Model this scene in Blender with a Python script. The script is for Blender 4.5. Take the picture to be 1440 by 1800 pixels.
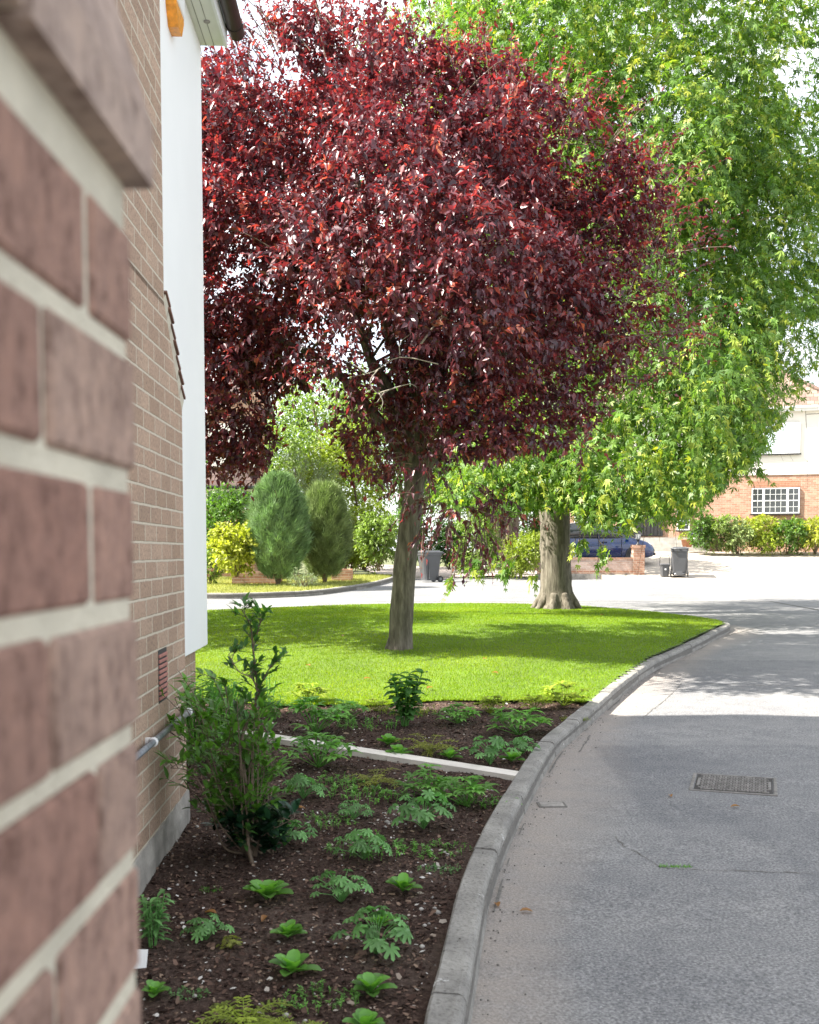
import bpy, math, random
import numpy as np
from mathutils import Vector, Matrix
R = math.radians
SC = bpy.context.scene
COL = SC.collection
for o in list(bpy.data.objects): bpy.data.objects.remove(o)
random.seed(7); rng = np.random.default_rng(7)

# ------------------------------------------------------------------ camera
F = 1900.0; PITCH = 3.5; YP = 1086.0; CZ = 1.44; SL = 0.014
cam = bpy.data.objects.new('camera', bpy.data.cameras.new('camera')); COL.objects.link(cam)
cam.location = (0, 0, CZ); cam.rotation_euler = (R(90 - PITCH), 0, 0)
cd = cam.data; cd.sensor_fit = 'VERTICAL'; cd.sensor_height = 36; cd.lens = 36 * F / 1800
cd.shift_y = (YP - 900) / 1800; cd.clip_start = 0.05; cd.clip_end = 900
cd.dof.use_dof = True; cd.dof.focus_distance = 11; cd.dof.aperture_fstop = 7.5; cd.dof.aperture_blades = 7
SC.camera = cam
# ------------------------------------------------------------------ light
SUN_EL = 45; SUN_AZ = 7      # sun stands to -X; light travels to +X, AZ degrees towards +Y
world = bpy.data.worlds.new('World'); SC.world = world; world.use_nodes = True
wn = world.node_tree.nodes; wl = world.node_tree.links
sky = wn.new('ShaderNodeTexSky'); sky.sky_type = 'NISHITA'; sky.sun_disc = False
sky.sun_elevation = R(SUN_EL); sky.air_density = 1.0; sky.dust_density = 1.5; sky.ozone_density = 1.0
_d = Vector((math.cos(R(SUN_AZ)) * math.cos(R(SUN_EL)), math.sin(R(SUN_AZ)) * math.cos(R(SUN_EL)), -math.sin(R(SUN_EL))))
sky.sun_rotation = math.atan2(-_d.x, -_d.y)
bg = wn['Background']; bg.inputs['Strength'].default_value = 0.106
_tc = wn.new('ShaderNodeTexCoord'); _mp = wn.new('ShaderNodeMapping'); _mp.inputs['Scale'].default_value = (1, 1, 2.2); wl.new(_tc.outputs['Generated'], _mp.inputs[0])
_cn = wn.new('ShaderNodeTexNoise'); _cn.inputs['Scale'].default_value = 2.6; _cn.inputs['Detail'].default_value = 7; _cn.inputs['Distortion'].default_value = .5; wl.new(_mp.outputs[0], _cn.inputs['Vector'])
_cr = wn.new('ShaderNodeValToRGB'); _cr.color_ramp.elements[0].position = .38; _cr.color_ramp.elements[0].color = (.40, .40, .40, 1); _cr.color_ramp.elements[1].position = .62; wl.new(_cn.outputs['Fac'], _cr.inputs[0])
_cm = wn.new('ShaderNodeMix'); _cm.data_type = 'RGBA'; wl.new(_cr.outputs[0], _cm.inputs[0]); wl.new(sky.outputs[0], _cm.inputs[6]); _cm.inputs[7].default_value = (5.7, 5.8, 5.95, 1)
wl.new(_cm.outputs[2], bg.inputs['Color'])
sun = bpy.data.objects.new('sun', bpy.data.lights.new('sun', 'SUN')); COL.objects.link(sun)
sun.data.energy = 5.0; sun.data.angle = R(0.5); sun.data.color = (1, .95, .87)
sun.rotation_euler = _d.to_track_quat('-Z', 'Y').to_euler()
SC.view_settings.view_transform = 'Standard'; SC.view_settings.look = 'None'
SC.view_settings.exposure = 1.78; SC.view_settings.gamma = 1
SC.cycles.max_bounces = 6; SC.cycles.diffuse_bounces = 3; SC.cycles.glossy_bounces = 2; SC.cycles.transmission_bounces = 4
SC.cycles.use_denoising = True

# ------------------------------------------------------------------ projection helpers
_c, _s = math.cos(R(PITCH)), math.sin(R(PITCH))
def ray(px, py):
    x = (px - 720) / F; y = -(py - YP) / F
    return Vector((x, _c + y * _s, -_s + y * _c))
def g(y): return SL * min(max(y, -20), 60)
def onground(px, py, h=0.0):
    d = ray(px, py); t = (h - CZ) / (d.z - SL * d.y)
    return Vector((0, 0, CZ)) + d * t
def atY(px, py, Y):
    d = ray(px, py); return Vector((0, 0, CZ)) + d * (Y / d.y)

# ------------------------------------------------------------------ object helpers
def tag(o, label=None, cat=None, group=None, kind=None):
    if label: o['label'] = label
    if cat: o['category'] = cat
    if group: o['group'] = group
    if kind: o['kind'] = kind
    return o
def empty(name, loc, rz=0, label=None, cat=None, group=None):
    o = bpy.data.objects.new(name, None); COL.objects.link(o); o.location = loc; o.rotation_euler = (0, 0, rz)
    o.empty_display_size = .1
    return tag(o, label, cat, group)
def wmat(o):
    m = Matrix.Translation(o.location) @ o.rotation_euler.to_matrix().to_4x4()
    return wmat(o.parent) @ m if o.parent else m
def link(me, name, parent=None, local=False):
    o = bpy.data.objects.new(name, me); COL.objects.link(o)
    if parent:
        o.parent = parent
        if not local: me.transform(wmat(parent).inverted())
    return o
class MB:
    def __init__(s): s.v = []; s.f = []; s.m = []; s.sm = []
    def add(s, vs, fs, mi=0, smooth=False):
        b = len(s.v); s.v += [tuple(v) for v in vs]
        for f in fs: s.f.append([b + i for i in f]); s.m.append(mi); s.sm.append(smooth)
        return s
    def box(s, a, b, mi=0, bev=0.0):
        x0, y0, z0 = [min(p, q) for p, q in zip(a, b)]; x1, y1, z1 = [max(p, q) for p, q in zip(a, b)]
        if bev <= 0:
            vs = [(x, y, z) for z in (z0, z1) for y in (y0, y1) for x in (x0, x1)]
            return s.add(vs, [(0, 2, 3, 1), (4, 5, 7, 6), (0, 1, 5, 4), (2, 6, 7, 3), (0, 4, 6, 2), (1, 3, 7, 5)], mi)
        vs = []; k = bev
        X, Y, Z = (x0, x1), (y0, y1), (z0, z1)
        idx = {}
        for i in (0, 1):
            for j in (0, 1):
                for l in (0, 1):
                    sx, sy, sz = (1 - 2 * i) * k, (1 - 2 * j) * k, (1 - 2 * l) * k
                    for ax in range(3):
                        p = [X[i] + sx, Y[j] + sy, Z[l] + sz]; p[ax] = (X[i], Y[j], Z[l])[ax]
                        idx[(i, j, l, ax)] = len(vs); vs.append(p)
        fs = []
        for ax in range(3):
            o1, o2 = [a for a in range(3) if a != ax]
            for e in (0, 1):
                q = []
                for u, w in ((0, 0), (1, 0), (1, 1), (0, 1)):
                    c = [0, 0, 0]; c[ax] = e; c[o1] = u; c[o2] = w; q.append(idx[(*c, ax)])
                fs.append(q)
            for u in (0, 1):
                for w in (0, 1):
                    c0 = [0, 0, 0]; c0[o1] = u; c0[o2] = w; c1 = list(c0); c1[ax] = 1
                    fs.append([idx[(*c0, o1)], idx[(*c1, o1)], idx[(*c1, o2)], idx[(*c0, o2)]])
        for i in (0, 1):
            for j in (0, 1):
                for l in (0, 1): fs.append([idx[(i, j, l, a)] for a in range(3)])
        return s.add(vs, fs, mi)
    def tube(s, pts, rad, n=8, mi=0, cap=True, smooth=True, sq=1.0):
        pts = [Vector(p) for p in pts]; k = len(pts)
        if not hasattr(rad, '__len__'): rad = [rad] * k
        vs = []; ref = Vector((1, 0, .13)).normalized()
        for i, p in enumerate(pts):
            t = (pts[min(i + 1, k - 1)] - pts[max(i - 1, 0)]).normalized()
            if abs(t.dot(ref)) > .95: ref = Vector((0, 1, 0))
            u = (ref - t * ref.dot(t)).normalized(); w = t.cross(u); ref = u
            for j in range(n):
                a = 2 * math.pi * j / n; vs.append(p + (u * math.cos(a) + w * math.sin(a) * sq) * rad[i])
        fs = [(i * n + j, i * n + (j + 1) % n, (i + 1) * n + (j + 1) % n, (i + 1) * n + j) for i in range(k - 1) for j in range(n)]
        if cap: fs += [tuple(range(n))[::-1], tuple(range((k - 1) * n, k * n))]
        return s.add(vs, fs, mi, smooth)
    def lathe(s, c, prof, n=16, mi=0, smooth=True):
        vs = []; k = len(prof)
        for r, z in prof:
            for j in range(n):
                a = 2 * math.pi * j / n; vs.append((c[0] + r * math.cos(a), c[1] + r * math.sin(a), c[2] + z))
        fs = [(i * n + j, i * n + (j + 1) % n, (i + 1) * n + (j + 1) % n, (i + 1) * n + j) for i in range(k - 1) for j in range(n)]
        fs += [tuple(range(n))[::-1], tuple(range((k - 1) * n, k * n))]
        return s.add(vs, fs, mi, smooth)
    def prism(s, poly, ax, a, b, mi=0):
        """poly: 2D points on the other two axes, extruded along ax from a to b"""
        n = len(poly); o1, o2 = [i for i in range(3) if i != ax]; vs = []
        for e in (a, b):
            for p in poly:
                c = [0, 0, 0]; c[ax] = e; c[o1] = p[0]; c[o2] = p[1]; vs.append(c)
        fs = [tuple(range(n)), tuple(range(n, 2 * n))[::-1]] + [(i, i + n, (i + 1) % n + n, (i + 1) % n) for i in range(n)]
        return s.add(vs, fs, mi)
    def build(s, name, mats, parent=None, local=False):
        me = bpy.data.meshes.new(name); me.from_pydata(s.v, [], s.f)
        for m in (mats if isinstance(mats, (list, tuple)) else [mats]): me.materials.append(m)
        me.polygons.foreach_set('material_index', s.m); me.polygons.foreach_set('use_smooth', s.sm)
        me.update()
        import bmesh
        bm = bmesh.new(); bm.from_mesh(me); bmesh.ops.recalc_face_normals(bm, faces=bm.faces); bm.to_mesh(me); bm.free()
        return link(me, name, parent, local)

# ------------------------------------------------------------------ leaves (numpy batches)
def L_simple(w=.45, fold=.10, droop=.12):      # ovate leaf: two folded halves
    v = [(0, 0, 0), (.38, w / 2, fold), (1, 0, -droop), (.38, -w / 2, fold)]
    return np.array(v), [(0, 1, 2), (0, 2, 3)]
def L_round(w=.6, fold=.08, droop=.15):
    v = [(0, 0, 0), (.25, w * .42, fold), (.65, w * .46, fold * .6 - droop * .3), (1, 0, -droop), (.65, -w * .46, fold * .6 - droop * .3), (.25, -w * .42, fold)]
    return np.array(v), [(0, 1, 2, 3), (0, 3, 4, 5)]
def L_lobed(lobes, w=.2, droop=.15):           # palmate leaf: narrow lobes from one point (deg, length)
    v = [(0, 0, 0)]; f = []
    for a, l in lobes:
        ca, sa = math.cos(R(a)), math.sin(R(a)); b = len(v)
        for (u, q, h) in ((.45, w / 2, .0), (1, 0, -droop), (.45, -w / 2, .0)):
            v.append((l * u * ca - q * sa, l * u * sa + q * ca, h * l))
        f.append((0, b, b + 1, b + 2))
    return np.array(v), f
class Leaves:
    def __init__(s): s.V = []; s.Fq = []; s.Ft = []; s.T = []; s.n = 0
    def add(s, tmpl, P, A, N, size, tint):
        tv, tf = tmpl; n = len(P)
        if n == 0: return s
        A = A / (np.linalg.norm(A, axis=1, keepdims=True) + 1e-9)
        S = np.cross(N, A); S /= (np.linalg.norm(S, axis=1, keepdims=True) + 1e-9)
        N = np.cross(A, S)
        size = np.broadcast_to(np.asarray(size, float), (n,))[:, None, None]
        V = P[:, None, :] + size * (tv[None, :, 0:1] * A[:, None, :] + tv[None, :, 1:2] * S[:, None, :] + tv[None, :, 2:3] * N[:, None, :])
        m = len(tv); off = s.n + np.arange(n)[:, None] * m
        for f in tf:
            (s.Fq if len(f) == 4 else s.Ft).append(off + np.array(f)[None, :])
        s.V.append(V.reshape(-1, 3)); s.T.append(np.repeat(np.broadcast_to(tint, (n,)), m)); s.n += n * m
        return s
    def build(s, name, mat, parent=None, local=False):
        V = np.concatenate(s.V); T = np.concatenate(s.T)
        q = np.concatenate(s.Fq) if s.Fq else np.zeros((0, 4), int); t = np.concatenate(s.Ft) if s.Ft else np.zeros((0, 3), int)
        me = bpy.data.meshes.new(name)
        me.vertices.add(len(V)); me.vertices.foreach_set('co', V.astype(np.float32).ravel())
        loops = np.concatenate([q.ravel(), t.ravel()]).astype(np.int32)
        me.loops.add(len(loops)); me.loops.foreach_set('vertex_index', loops)
        st = np.concatenate([np.arange(len(q)) * 4, len(q) * 4 + np.arange(len(t)) * 3]).astype(np.int32)
        me.polygons.add(len(st)); me.polygons.foreach_set('loop_start', st)
        me.update(calc_edges=True)
        at = me.attributes.new('tint', 'FLOAT', 'POINT'); at.data.foreach_set('value', T.astype(np.float32))
        me.materials.append(mat)
        return link(me, name, parent, local)
def rv(n): 
    v = rng.normal(size=(n, 3)); return v / np.linalg.norm(v, axis=1, keepdims=True)
def nrm(v): return v / (np.linalg.norm(v, axis=-1, keepdims=True) + 1e-9)

# ------------------------------------------------------------------ materials
def newmat(name):
    m = bpy.data.materials.new(name); m.use_nodes = True; nt = m.node_tree
    return m, nt, nt.nodes['Principled BSDF'], lambda t: nt.nodes.new(t), nt.links.new
def c4(c): return (c[0], c[1], c[2], 1)
def ramp(nt, fac, stops):
    r = nt.nodes.new('ShaderNodeValToRGB'); e = r.color_ramp.elements
    while len(e) > 1: e.remove(e[-1])
    e[0].position = stops[0][0]; e[0].color = c4(stops[0][1])
    for p, c in stops[1:]:
        x = e.new(p); x.color = c4(c)
    nt.links.new(fac, r.inputs[0]); return r.outputs[0]
def noise(nt, vec, scale, det=4, rough=.55, dist=0):
    n = nt.nodes.new('ShaderNodeTexNoise'); n.inputs['Scale'].default_value = scale; n.inputs['Detail'].default_value = det
    n.inputs['Roughness'].default_value = rough; n.inputs['Distortion'].default_value = dist
    if vec: nt.links.new(vec, n.inputs['Vector'])
    return n.outputs['Fac']
def mixc(nt, fac, a, b, mode='MIX'):
    m = nt.nodes.new('ShaderNodeMix'); m.data_type = 'RGBA'; m.blend_type = mode
    for i, v in ((0, fac), (6, a), (7, b)):
        if isinstance(v, (int, float)): m.inputs[i].default_value = v
        elif isinstance(v, (tuple, list)): m.inputs[i].default_value = c4(v)
        else: nt.links.new(v, m.inputs[i])
    return m.outputs[2]
def bump(nt, h, strength=.3, dist=.01, prev=None):
    b = nt.nodes.new('ShaderNodeBump'); b.inputs['Strength'].default_value = strength; b.inputs['Distance'].default_value = dist
    nt.links.new(h, b.inputs['Height'])
    if prev: nt.links.new(prev, b.inputs['Normal'])
    return b.outputs[0]
def coords(nt, scale=None):
    t = nt.nodes.new('ShaderNodeTexCoord').outputs['Object']
    if scale:
        m = nt.nodes.new('ShaderNodeMapping'); m.inputs['Scale'].default_value = scale; nt.links.new(t, m.inputs[0]); return m.outputs[0]
    return t
def plain(name, col, rough=.6, metal=0, spec=.5, var=.25, vs=6, bmp=0, bscale=60, coat=0):
    m, nt, b, N, L = newmat(name); co = coords(nt)
    n = noise(nt, co, vs, 5)
    c = ramp(nt, n, [(.3, tuple(x * (1 - var) for x in col)), (.7, tuple(min(1, x * (1 + var)) for x in col))])
    L(c, b.inputs['Base Color']); b.inputs['Roughness'].default_value = rough; b.inputs['Metallic'].default_value = metal
    b.inputs['Specular IOR Level'].default_value = spec; b.inputs['Coat Weight'].default_value = coat
    if bmp: L(bump(nt, noise(nt, co, bscale, 6), bmp, .01), b.inputs['Normal'])
    return m
def leafmat(name, stops, trans, tw=.35, rough=.4, spec=.5, clump=.35, cs=.9):
    """stops: tint ramp of the leaf's own colour; trans: colour multiplier of the light passed through"""
    m, nt, b, N, L = newmat(name)
    at = N('ShaderNodeAttribute'); at.attribute_name = 'tint'
    c = ramp(nt, at.outputs['Fac'], stops)
    v = noise(nt, coords(nt), cs, 2)
    c = mixc(nt, clump, c, ramp(nt, v, [(.35, (.55, .6, .5)), (.65, (1.35, 1.25, 1.2))]), 'MULTIPLY')
    L(c, b.inputs['Base Color']); b.inputs['Roughness'].default_value = rough; b.inputs['Specular IOR Level'].default_value = spec
    t = N('ShaderNodeBsdfTranslucent'); L(mixc(nt, 1.0, c, trans, 'MULTIPLY'), t.inputs['Color'])
    mx = N('ShaderNodeMixShader'); mx.inputs[0].default_value = tw
    L(b.outputs[0], mx.inputs[1]); L(t.outputs[0], mx.inputs[2]); L(mx.outputs[0], nt.nodes['Material Output'].inputs[0])
    return m
def brickmat(name, axis, c1, c2, c3, mortar, bw=.225, rh=.075, ms=.006, speck=1.0, off=(0, 0), bstr=.6):
    m, nt, b, N, L = newmat(name); co = coords(nt)
    sp = N('ShaderNodeSeparateXYZ'); L(co, sp.inputs[0]); cb = N('ShaderNodeCombineXYZ')
    def addv(sock, v):
        a = N('ShaderNodeMath'); a.operation = 'ADD'; L(sock, a.inputs[0]); a.inputs[1].default_value = v; return a.outputs[0]
    L(addv(sp.outputs[axis], off[0]), cb.inputs[0]); L(addv(sp.outputs[2], off[1]), cb.inputs[1])
    # slight wobble of the joints
    wob = N('ShaderNodeVectorMath'); wob.operation = 'ADD'; nz = N('ShaderNodeTexNoise'); nz.inputs['Scale'].default_value = 14; L(co, nz.inputs['Vector'])
    sc = N('ShaderNodeVectorMath'); sc.operation = 'SCALE'; sc.inputs['Scale'].default_value = .006; L(nz.outputs['Color'], sc.inputs[0])
    L(cb.outputs[0], wob.inputs[0]); L(sc.outputs[0], wob.inputs[1])
    t = N('ShaderNodeTexBrick'); t.inputs['Scale'].default_value = 1; t.inputs['Brick Width'].default_value = bw; t.inputs['Row Height'].default_value = rh
    t.inputs['Mortar Size'].default_value = ms; t.inputs['Mortar Smooth'].default_value = .25; t.inputs['Bias'].default_value = 0
    t.inputs['Color1'].default_value = (0, 0, 0, 1); t.inputs['Color2'].default_value = (1, 1, 1, 1); t.inputs['Mortar'].default_value = (.5, .5, .5, 1)
    L(wob.outputs[0], t.inputs['Vector'])
    bc = ramp(nt, t.outputs['Color'], [(0, c1), (.5, c2), (1, c3)])
    stk = coords(nt, (40, 40, 20)); s1 = noise(nt, stk, 3.2, 8, .85)
    bc = mixc(nt, min(1, .62 * speck), bc, ramp(nt, s1, [(.40, (.20, .18, .17)), (.48, (.9, .9, .9)), (.58, (1.35, 1.3, 1.22))]), 'MULTIPLY')
    bc = mixc(nt, .35, bc, ramp(nt, noise(nt, co, 2.3, 4), [(.35, (.7, .7, .72)), (.65, (1.2, 1.15, 1.1))]), 'MULTIPLY')
    mc = mixc(nt, .4, mortar, ramp(nt, noise(nt, co, 40, 4), [(.3, (.6, .6, .6)), (.7, (1.2, 1.2, 1.2))]), 'MULTIPLY')
    L(mixc(nt, t.outputs['Fac'], bc, mc), b.inputs['Base Color']); b.inputs['Roughness'].default_value = .9; b.inputs['Specular IOR Level'].default_value = .2
    inv = N('ShaderNodeMath'); inv.operation = 'SUBTRACT'; inv.inputs[0].default_value = 1; L(t.outputs['Fac'], inv.inputs[1])
    L(bump(nt, inv.outputs[0], bstr, .006, bump(nt, s1, .35, .004)), b.inputs['Normal'])
    return m

M = {}
M['plum'] = leafmat('plum_leaf', [(0, (.042, .014, .026)), (.40, (.108, .028, .042)), (.70, (.22, .048, .050)), (.88, (.42, .13, .085)), (1, (.56, .26, .13))], (2.1, .8, .7), .33, .42, .9, .35, .8)
M['maple'] = leafmat('maple_leaf', [(0, (.055, .13, .025)), (.55, (.15, .27, .045)), (1, (.50, .52, .07))], (1.7, 1.8, .6), .36, .5, .5, .35, .5)
def green(n, c, t=(1.5, 1.7, .6), tw=.35, rough=.45, lo=.5, hi=1.7, cl=.3, cs=2):
    c0 = tuple(x * lo for x in c); c1 = tuple(min(.7, x * hi) for x in c)
    M[n] = leafmat(n, [(0, c0), (.55, c), (1, c1)], t, tw, rough, .5, cl, cs)
green('leaf_yellowgreen', (.24, .30, .035)); green('leaf_mid', (.10, .19, .035)); green('leaf_dark', (.05, .12, .03))
green('leaf_light', (.20, .28, .07)); green('leaf_glaucous', (.19, .30, .125), (1, 1.2, .6), .2, .6)
green('leaf_olive', (.22, .29, .10), (1, 1.2, .7), .15, .6); green('leaf_grey', (.22, .28, .14), (1, 1.2, .8), .2, .6)
green('leaf_pink', (.36, .26, .13), (1.3, 1, .7), .3); green('leaf_lime', (.34, .36, .05))
green('leaf_bed', (.14, .32, .06), lo=.4); green('leaf_beddark', (.075, .19, .045), lo=.4); green('leaf_bluegreen', (.15, .32, .10), (1, 1.3, .8))
green('leaf_fern', (.22, .24, .04)); green('leaf_shrub', (.11, .25, .04), rough=.28, lo=.35); green('leaf_holly', (.018, .055, .028), rough=.3)
green('leaf_purple', (.16, .09, .35), (1, .8, 1.2)); green('leaf_dead', (.30, .14, .05))
M['grass'] = leafmat('grass_blade', [(0, (.085, .195, .007)), (.5, (.175, .31, .009)), (1, (.34, .42, .02))], (1.8, 1.5, .3), .32, .55, .3, .3, .7)
M['verge'] = leafmat('verge_blade', [(0, (.20, .24, .06)), (.6, (.34, .36, .12)), (1, (.5, .46, .2))], (1.2, 1.2, .6), .3, .6, .2, .3, .7)
def barkmat(name, ca, cb, cc):
    m, nt, b, N, L = newmat(name); co = coords(nt, (1, 1, .16)); n = noise(nt, co, 22, 8, .65, .3); n2 = noise(nt, coords(nt), 3, 3)
    c = mixc(nt, .5, ramp(nt, n, [(.3, ca), (.5, cb), (.72, cc)]), ramp(nt, n2, [(.3, (.7, .75, .65)), (.7, (1.25, 1.2, 1.15))]), 'MULTIPLY')
    L(c, b.inputs['Base Color']); b.inputs['Roughness'].default_value = .9; b.inputs['Specular IOR Level'].default_value = .2
    L(bump(nt, n, .8, .025), b.inputs['Normal']); return m
M['bark_plum'] = barkmat('bark_plum', (.05, .045, .035), (.13, .115, .09), (.24, .22, .18))
M['bark_maple'] = barkmat('bark_maple', (.06, .052, .04), (.145, .125, .10), (.25, .225, .185))
M['twig'] = plain('twig', (.15, .11, .075), .8, var=.4, vs=20); M['deadwood'] = plain('dead_wood', (.40, .36, .28), .8, var=.2, vs=20)
M['stem'] = plain('green_stem', (.16, .17, .07), .7, var=.3, vs=20)
NB = ((.15, .092, .074), (.225, .135, .105), (.30, .19, .15))
M['brick_near'] = None
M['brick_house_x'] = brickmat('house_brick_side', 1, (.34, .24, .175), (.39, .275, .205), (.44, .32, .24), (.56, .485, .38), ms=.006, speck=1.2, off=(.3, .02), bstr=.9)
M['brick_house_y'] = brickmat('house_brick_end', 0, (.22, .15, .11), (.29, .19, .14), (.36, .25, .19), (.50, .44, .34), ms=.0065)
M['brick_far'] = brickmat('far_brick', 0, (.34, .18, .12), (.42, .235, .16), (.50, .31, .22), (.48, .40, .33), speck=.5)
M['brick_far_x'] = brickmat('far_brick_side', 1, (.34, .15, .085), (.42, .20, .12), (.50, .27, .17), (.48, .38, .30), speck=.5)
M['brick_pale'] = brickmat('pale_brick', 0, (.40, .27, .22), (.46, .33, .28), (.5, .38, .33), (.52, .46, .4), speck=.6)
M['render'] = plain('white_render', (.80, .80, .78), .85, var=.03, vs=1.2, bmp=.15, bscale=180)
M['cream'] = plain('cream_render', (.80, .76, .68), .85, var=.03, vs=1)
M['pvc'] = plain('white_pvc', (.80, .80, .78), .35, var=.02); M['soffit'] = plain('soffit_board', (.72, .72, .64), .5, var=.04)
M['glass'] = plain('window_glass', (.05, .055, .06), .06, spec=.9, var=.3, vs=.7)
M['netglass'] = plain('curtained_glass', (.60, .68, .72), .15, spec=.8, var=.15, vs=3)
M['black'] = plain('black_plastic', (.028, .027, .028), .4, var=.2); M['gutter'] = plain('brown_gutter', (.035, .024, .022), .35, var=.3, vs=8)
M['tile'] = plain('clay_creasing_tile', (.17, .085, .06), .8, var=.4, vs=12, bmp=.3)
M['mortar'] = plain('mortar', (.50, .45, .35), .95, var=.12, vs=30, bmp=.5, bscale=120)
M['mortar_near'] = plain('near_mortar', (.54, .495, .39), .95, var=.14, vs=14, bmp=.5, bscale=120)
M['plinth'] = plain('plinth_cement', (.30, .275, .24), .95, var=.35, vs=7, bmp=.6, bscale=50)
M['orange'] = plain('orange_plastic', (.80, .30, .02), .25, var=.25, vs=30)
M['pipe'] = plain('grey_pipe', (.17, .18, .19), .4, metal=.3, var=.4, vs=25); M['airbrick'] = plain('terracotta', (.36, .15, .12), .8, var=.2, vs=20)
M['binplastic'] = plain('bin_plastic', (.075, .077, .082), .45, var=.15, vs=3); M['binlid'] = plain('bin_lid', (.16, .165, .175), .35, var=.12)
M['rubber'] = plain('rubber', (.03, .03, .03), .8); M['steel'] = plain('steel', (.5, .5, .52), .3, metal=.9)
M['slab'] = plain('edging_stone', (.68, .63, .56), .9, var=.12, vs=9, bmp=.3, bscale=90)
M['iron'] = plain('cast_iron', (.20, .185, .17), .7, metal=.2, var=.35, vs=18, bmp=.4, bscale=90); M['ironpit'] = plain('iron_recess', (.045, .04, .036), .9)
M['carpaint'] = plain('blue_car_paint', (.004, .022, .10), .25, var=.05, coat=1); M['lamp_glass'] = plain('lamp_glass', (.7, .72, .72), .1, spec=.8)
M['terracotta'] = plain('pot', (.36, .17, .10), .8); M['palepot'] = plain('pale_pot', (.55, .58, .56), .6)
def rooftile(name, a, b_, axis=0):
    m = brickmat(name, axis, a, tuple((x + y) / 2 for x, y in zip(a, b_)), b_, tuple(x * .35 for x in a), bw=.30, rh=.17, ms=.008, speck=.5); return m
M['roof_far'] = rooftile('far_roof_tiles', (.20, .14, .115), (.33, .24, .19)); M['roof_dark'] = rooftile('dark_roof_tiles', (.07, .05, .045), (.13, .09, .08))
# kerb concrete
m, nt, b, N, L = newmat('kerb_concrete'); co = coords(nt)
c = ramp(nt, noise(nt, co, 5, 6, .6), [(.3, (.17, .16, .145)), (.7, (.31, .295, .265))])
c = mixc(nt, .6, c, ramp(nt, noise(nt, co, 70, 5, .7), [(.36, (.35, .33, .3)), (.48, (1, 1, 1)), (.75, (1.3, 1.3, 1.3))]), 'MULTIPLY')
c = mixc(nt, ramp(nt, noise(nt, co, 9, 4, .7), [(.66, (0, 0, 0)), (.7, (.8, .8, .8))]), c, (.62, .61, .58))
L(c, b.inputs['Base Color']); b.inputs['Roughness'].default_value = .95; L(bump(nt, noise(nt, co, 90, 6), .7, .006, bump(nt, noise(nt, co, 12, 5), .6, .01)), b.inputs['Normal']); M['kerb'] = m
# asphalt
m, nt, b, N, L = newmat('worn_asphalt'); co = coords(nt)
base = ramp(nt, noise(nt, co, .55, 5, .6), [(.32, (.170, .171, .175)), (.68, (.25, .246, .238))])
base = mixc(nt, .8, base, ramp(nt, noise(nt, co, 95, 3, .6), [(.33, (.45, .45, .46)), (.5, (1, 1, 1)), (.66, (1.65, 1.62, 1.6))]), 'MULTIPLY')
base = mixc(nt, .6, base, ramp(nt, noise(nt, co, 6, 6, .7), [(.35, (.8, .8, .81)), (.65, (1.18, 1.16, 1.13))]), 'MULTIPLY')
spk = N('ShaderNodeTexVoronoi'); spk.inputs['Scale'].default_value = 42; L(co, spk.inputs['Vector'])
base = mixc(nt, ramp(nt, spk.outputs['Distance'], [(.07, (.8, .8, .8)), (.13, (0, 0, 0))]), base, (.46, .45, .44))
spl = ramp(nt, noise(nt, co, 3.1, 4, .75, .4), [(.70, (0, 0, 0)), (.735, (.55, .55, .55))])
base = mixc(nt, spl, base, (.42, .41, .39))
at = N('ShaderNodeAttribute'); at.attribute_name = 'silt'
siltn = N('ShaderNodeMath'); siltn.operation = 'MULTIPLY'; L(at.outputs['Fac'], siltn.inputs[0]); L(ramp(nt, noise(nt, co, 5, 6, .7), [(.25, (.45,) * 3), (.65, (1,) * 3)]), siltn.inputs[1])
base = mixc(nt, siltn.outputs[0], base, mixc(nt, .5, (.33, .285, .245), ramp(nt, noise(nt, co, 110, 3), [(.35, (.6,) * 3), (.65, (1.3,) * 3)]), 'MULTIPLY'))
at2 = N('ShaderNodeAttribute'); at2.attribute_name = 'patch'
base = mixc(nt, at2.outputs['Fac'], base, (.80, .81, .83), 'MULTIPLY')
L(base, b.inputs['Base Color']); b.inputs['Roughness'].default_value = .92; b.inputs['Specular IOR Level'].default_value = .3
L(bump(nt, noise(nt, co, 95, 3, .6), .7, .008, bump(nt, noise(nt, co, 3, 4), .2, .03)), b.inputs['Normal']); M['asphalt'] = m
M['crack'] = plain('crack', (.14, .13, .115), .95, var=.3, vs=30)
# soil, lawn earth, gravel, paving
m, nt, b, N, L = newmat('mulch_soil'); co = coords(nt)
c = ramp(nt, noise(nt, co, 55, 6, .75), [(.3, (.022, .013, .010)), (.52, (.075, .047, .037)), (.70, (.17, .12, .092))])
c = mixc(nt, ramp(nt, noise(nt, co, 1.8, 4), [(.5, (0,) * 3), (.75, (.6,) * 3)]), c, mixc(nt, .8, (.17, .13, .105), ramp(nt, noise(nt, co, 70, 5), [(.3, (.3,) * 3), (.7, (1.5,) * 3)]), 'MULTIPLY'))
L(c, b.inputs['Base Color']); b.inputs['Roughness'].default_value = 1; b.inputs['Specular IOR Level'].default_value = .15
L(bump(nt, noise(nt, co, 60, 6, .7), 1, .02), b.inputs['Normal']); M['soil'] = m
m, nt, b, N, L = newmat('bark_chip'); at = N('ShaderNodeAttribute'); at.attribute_name = 'tint'
L(ramp(nt, at.outputs['Fac'], [(0, (.022, .013, .010)), (.45, (.07, .042, .032)), (.75, (.16, .10, .075)), (.93, (.24, .17, .12)), (.975, (.42, .38, .33)), (1, (.7, .68, .64))]), b.inputs['Base Color'])
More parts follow.
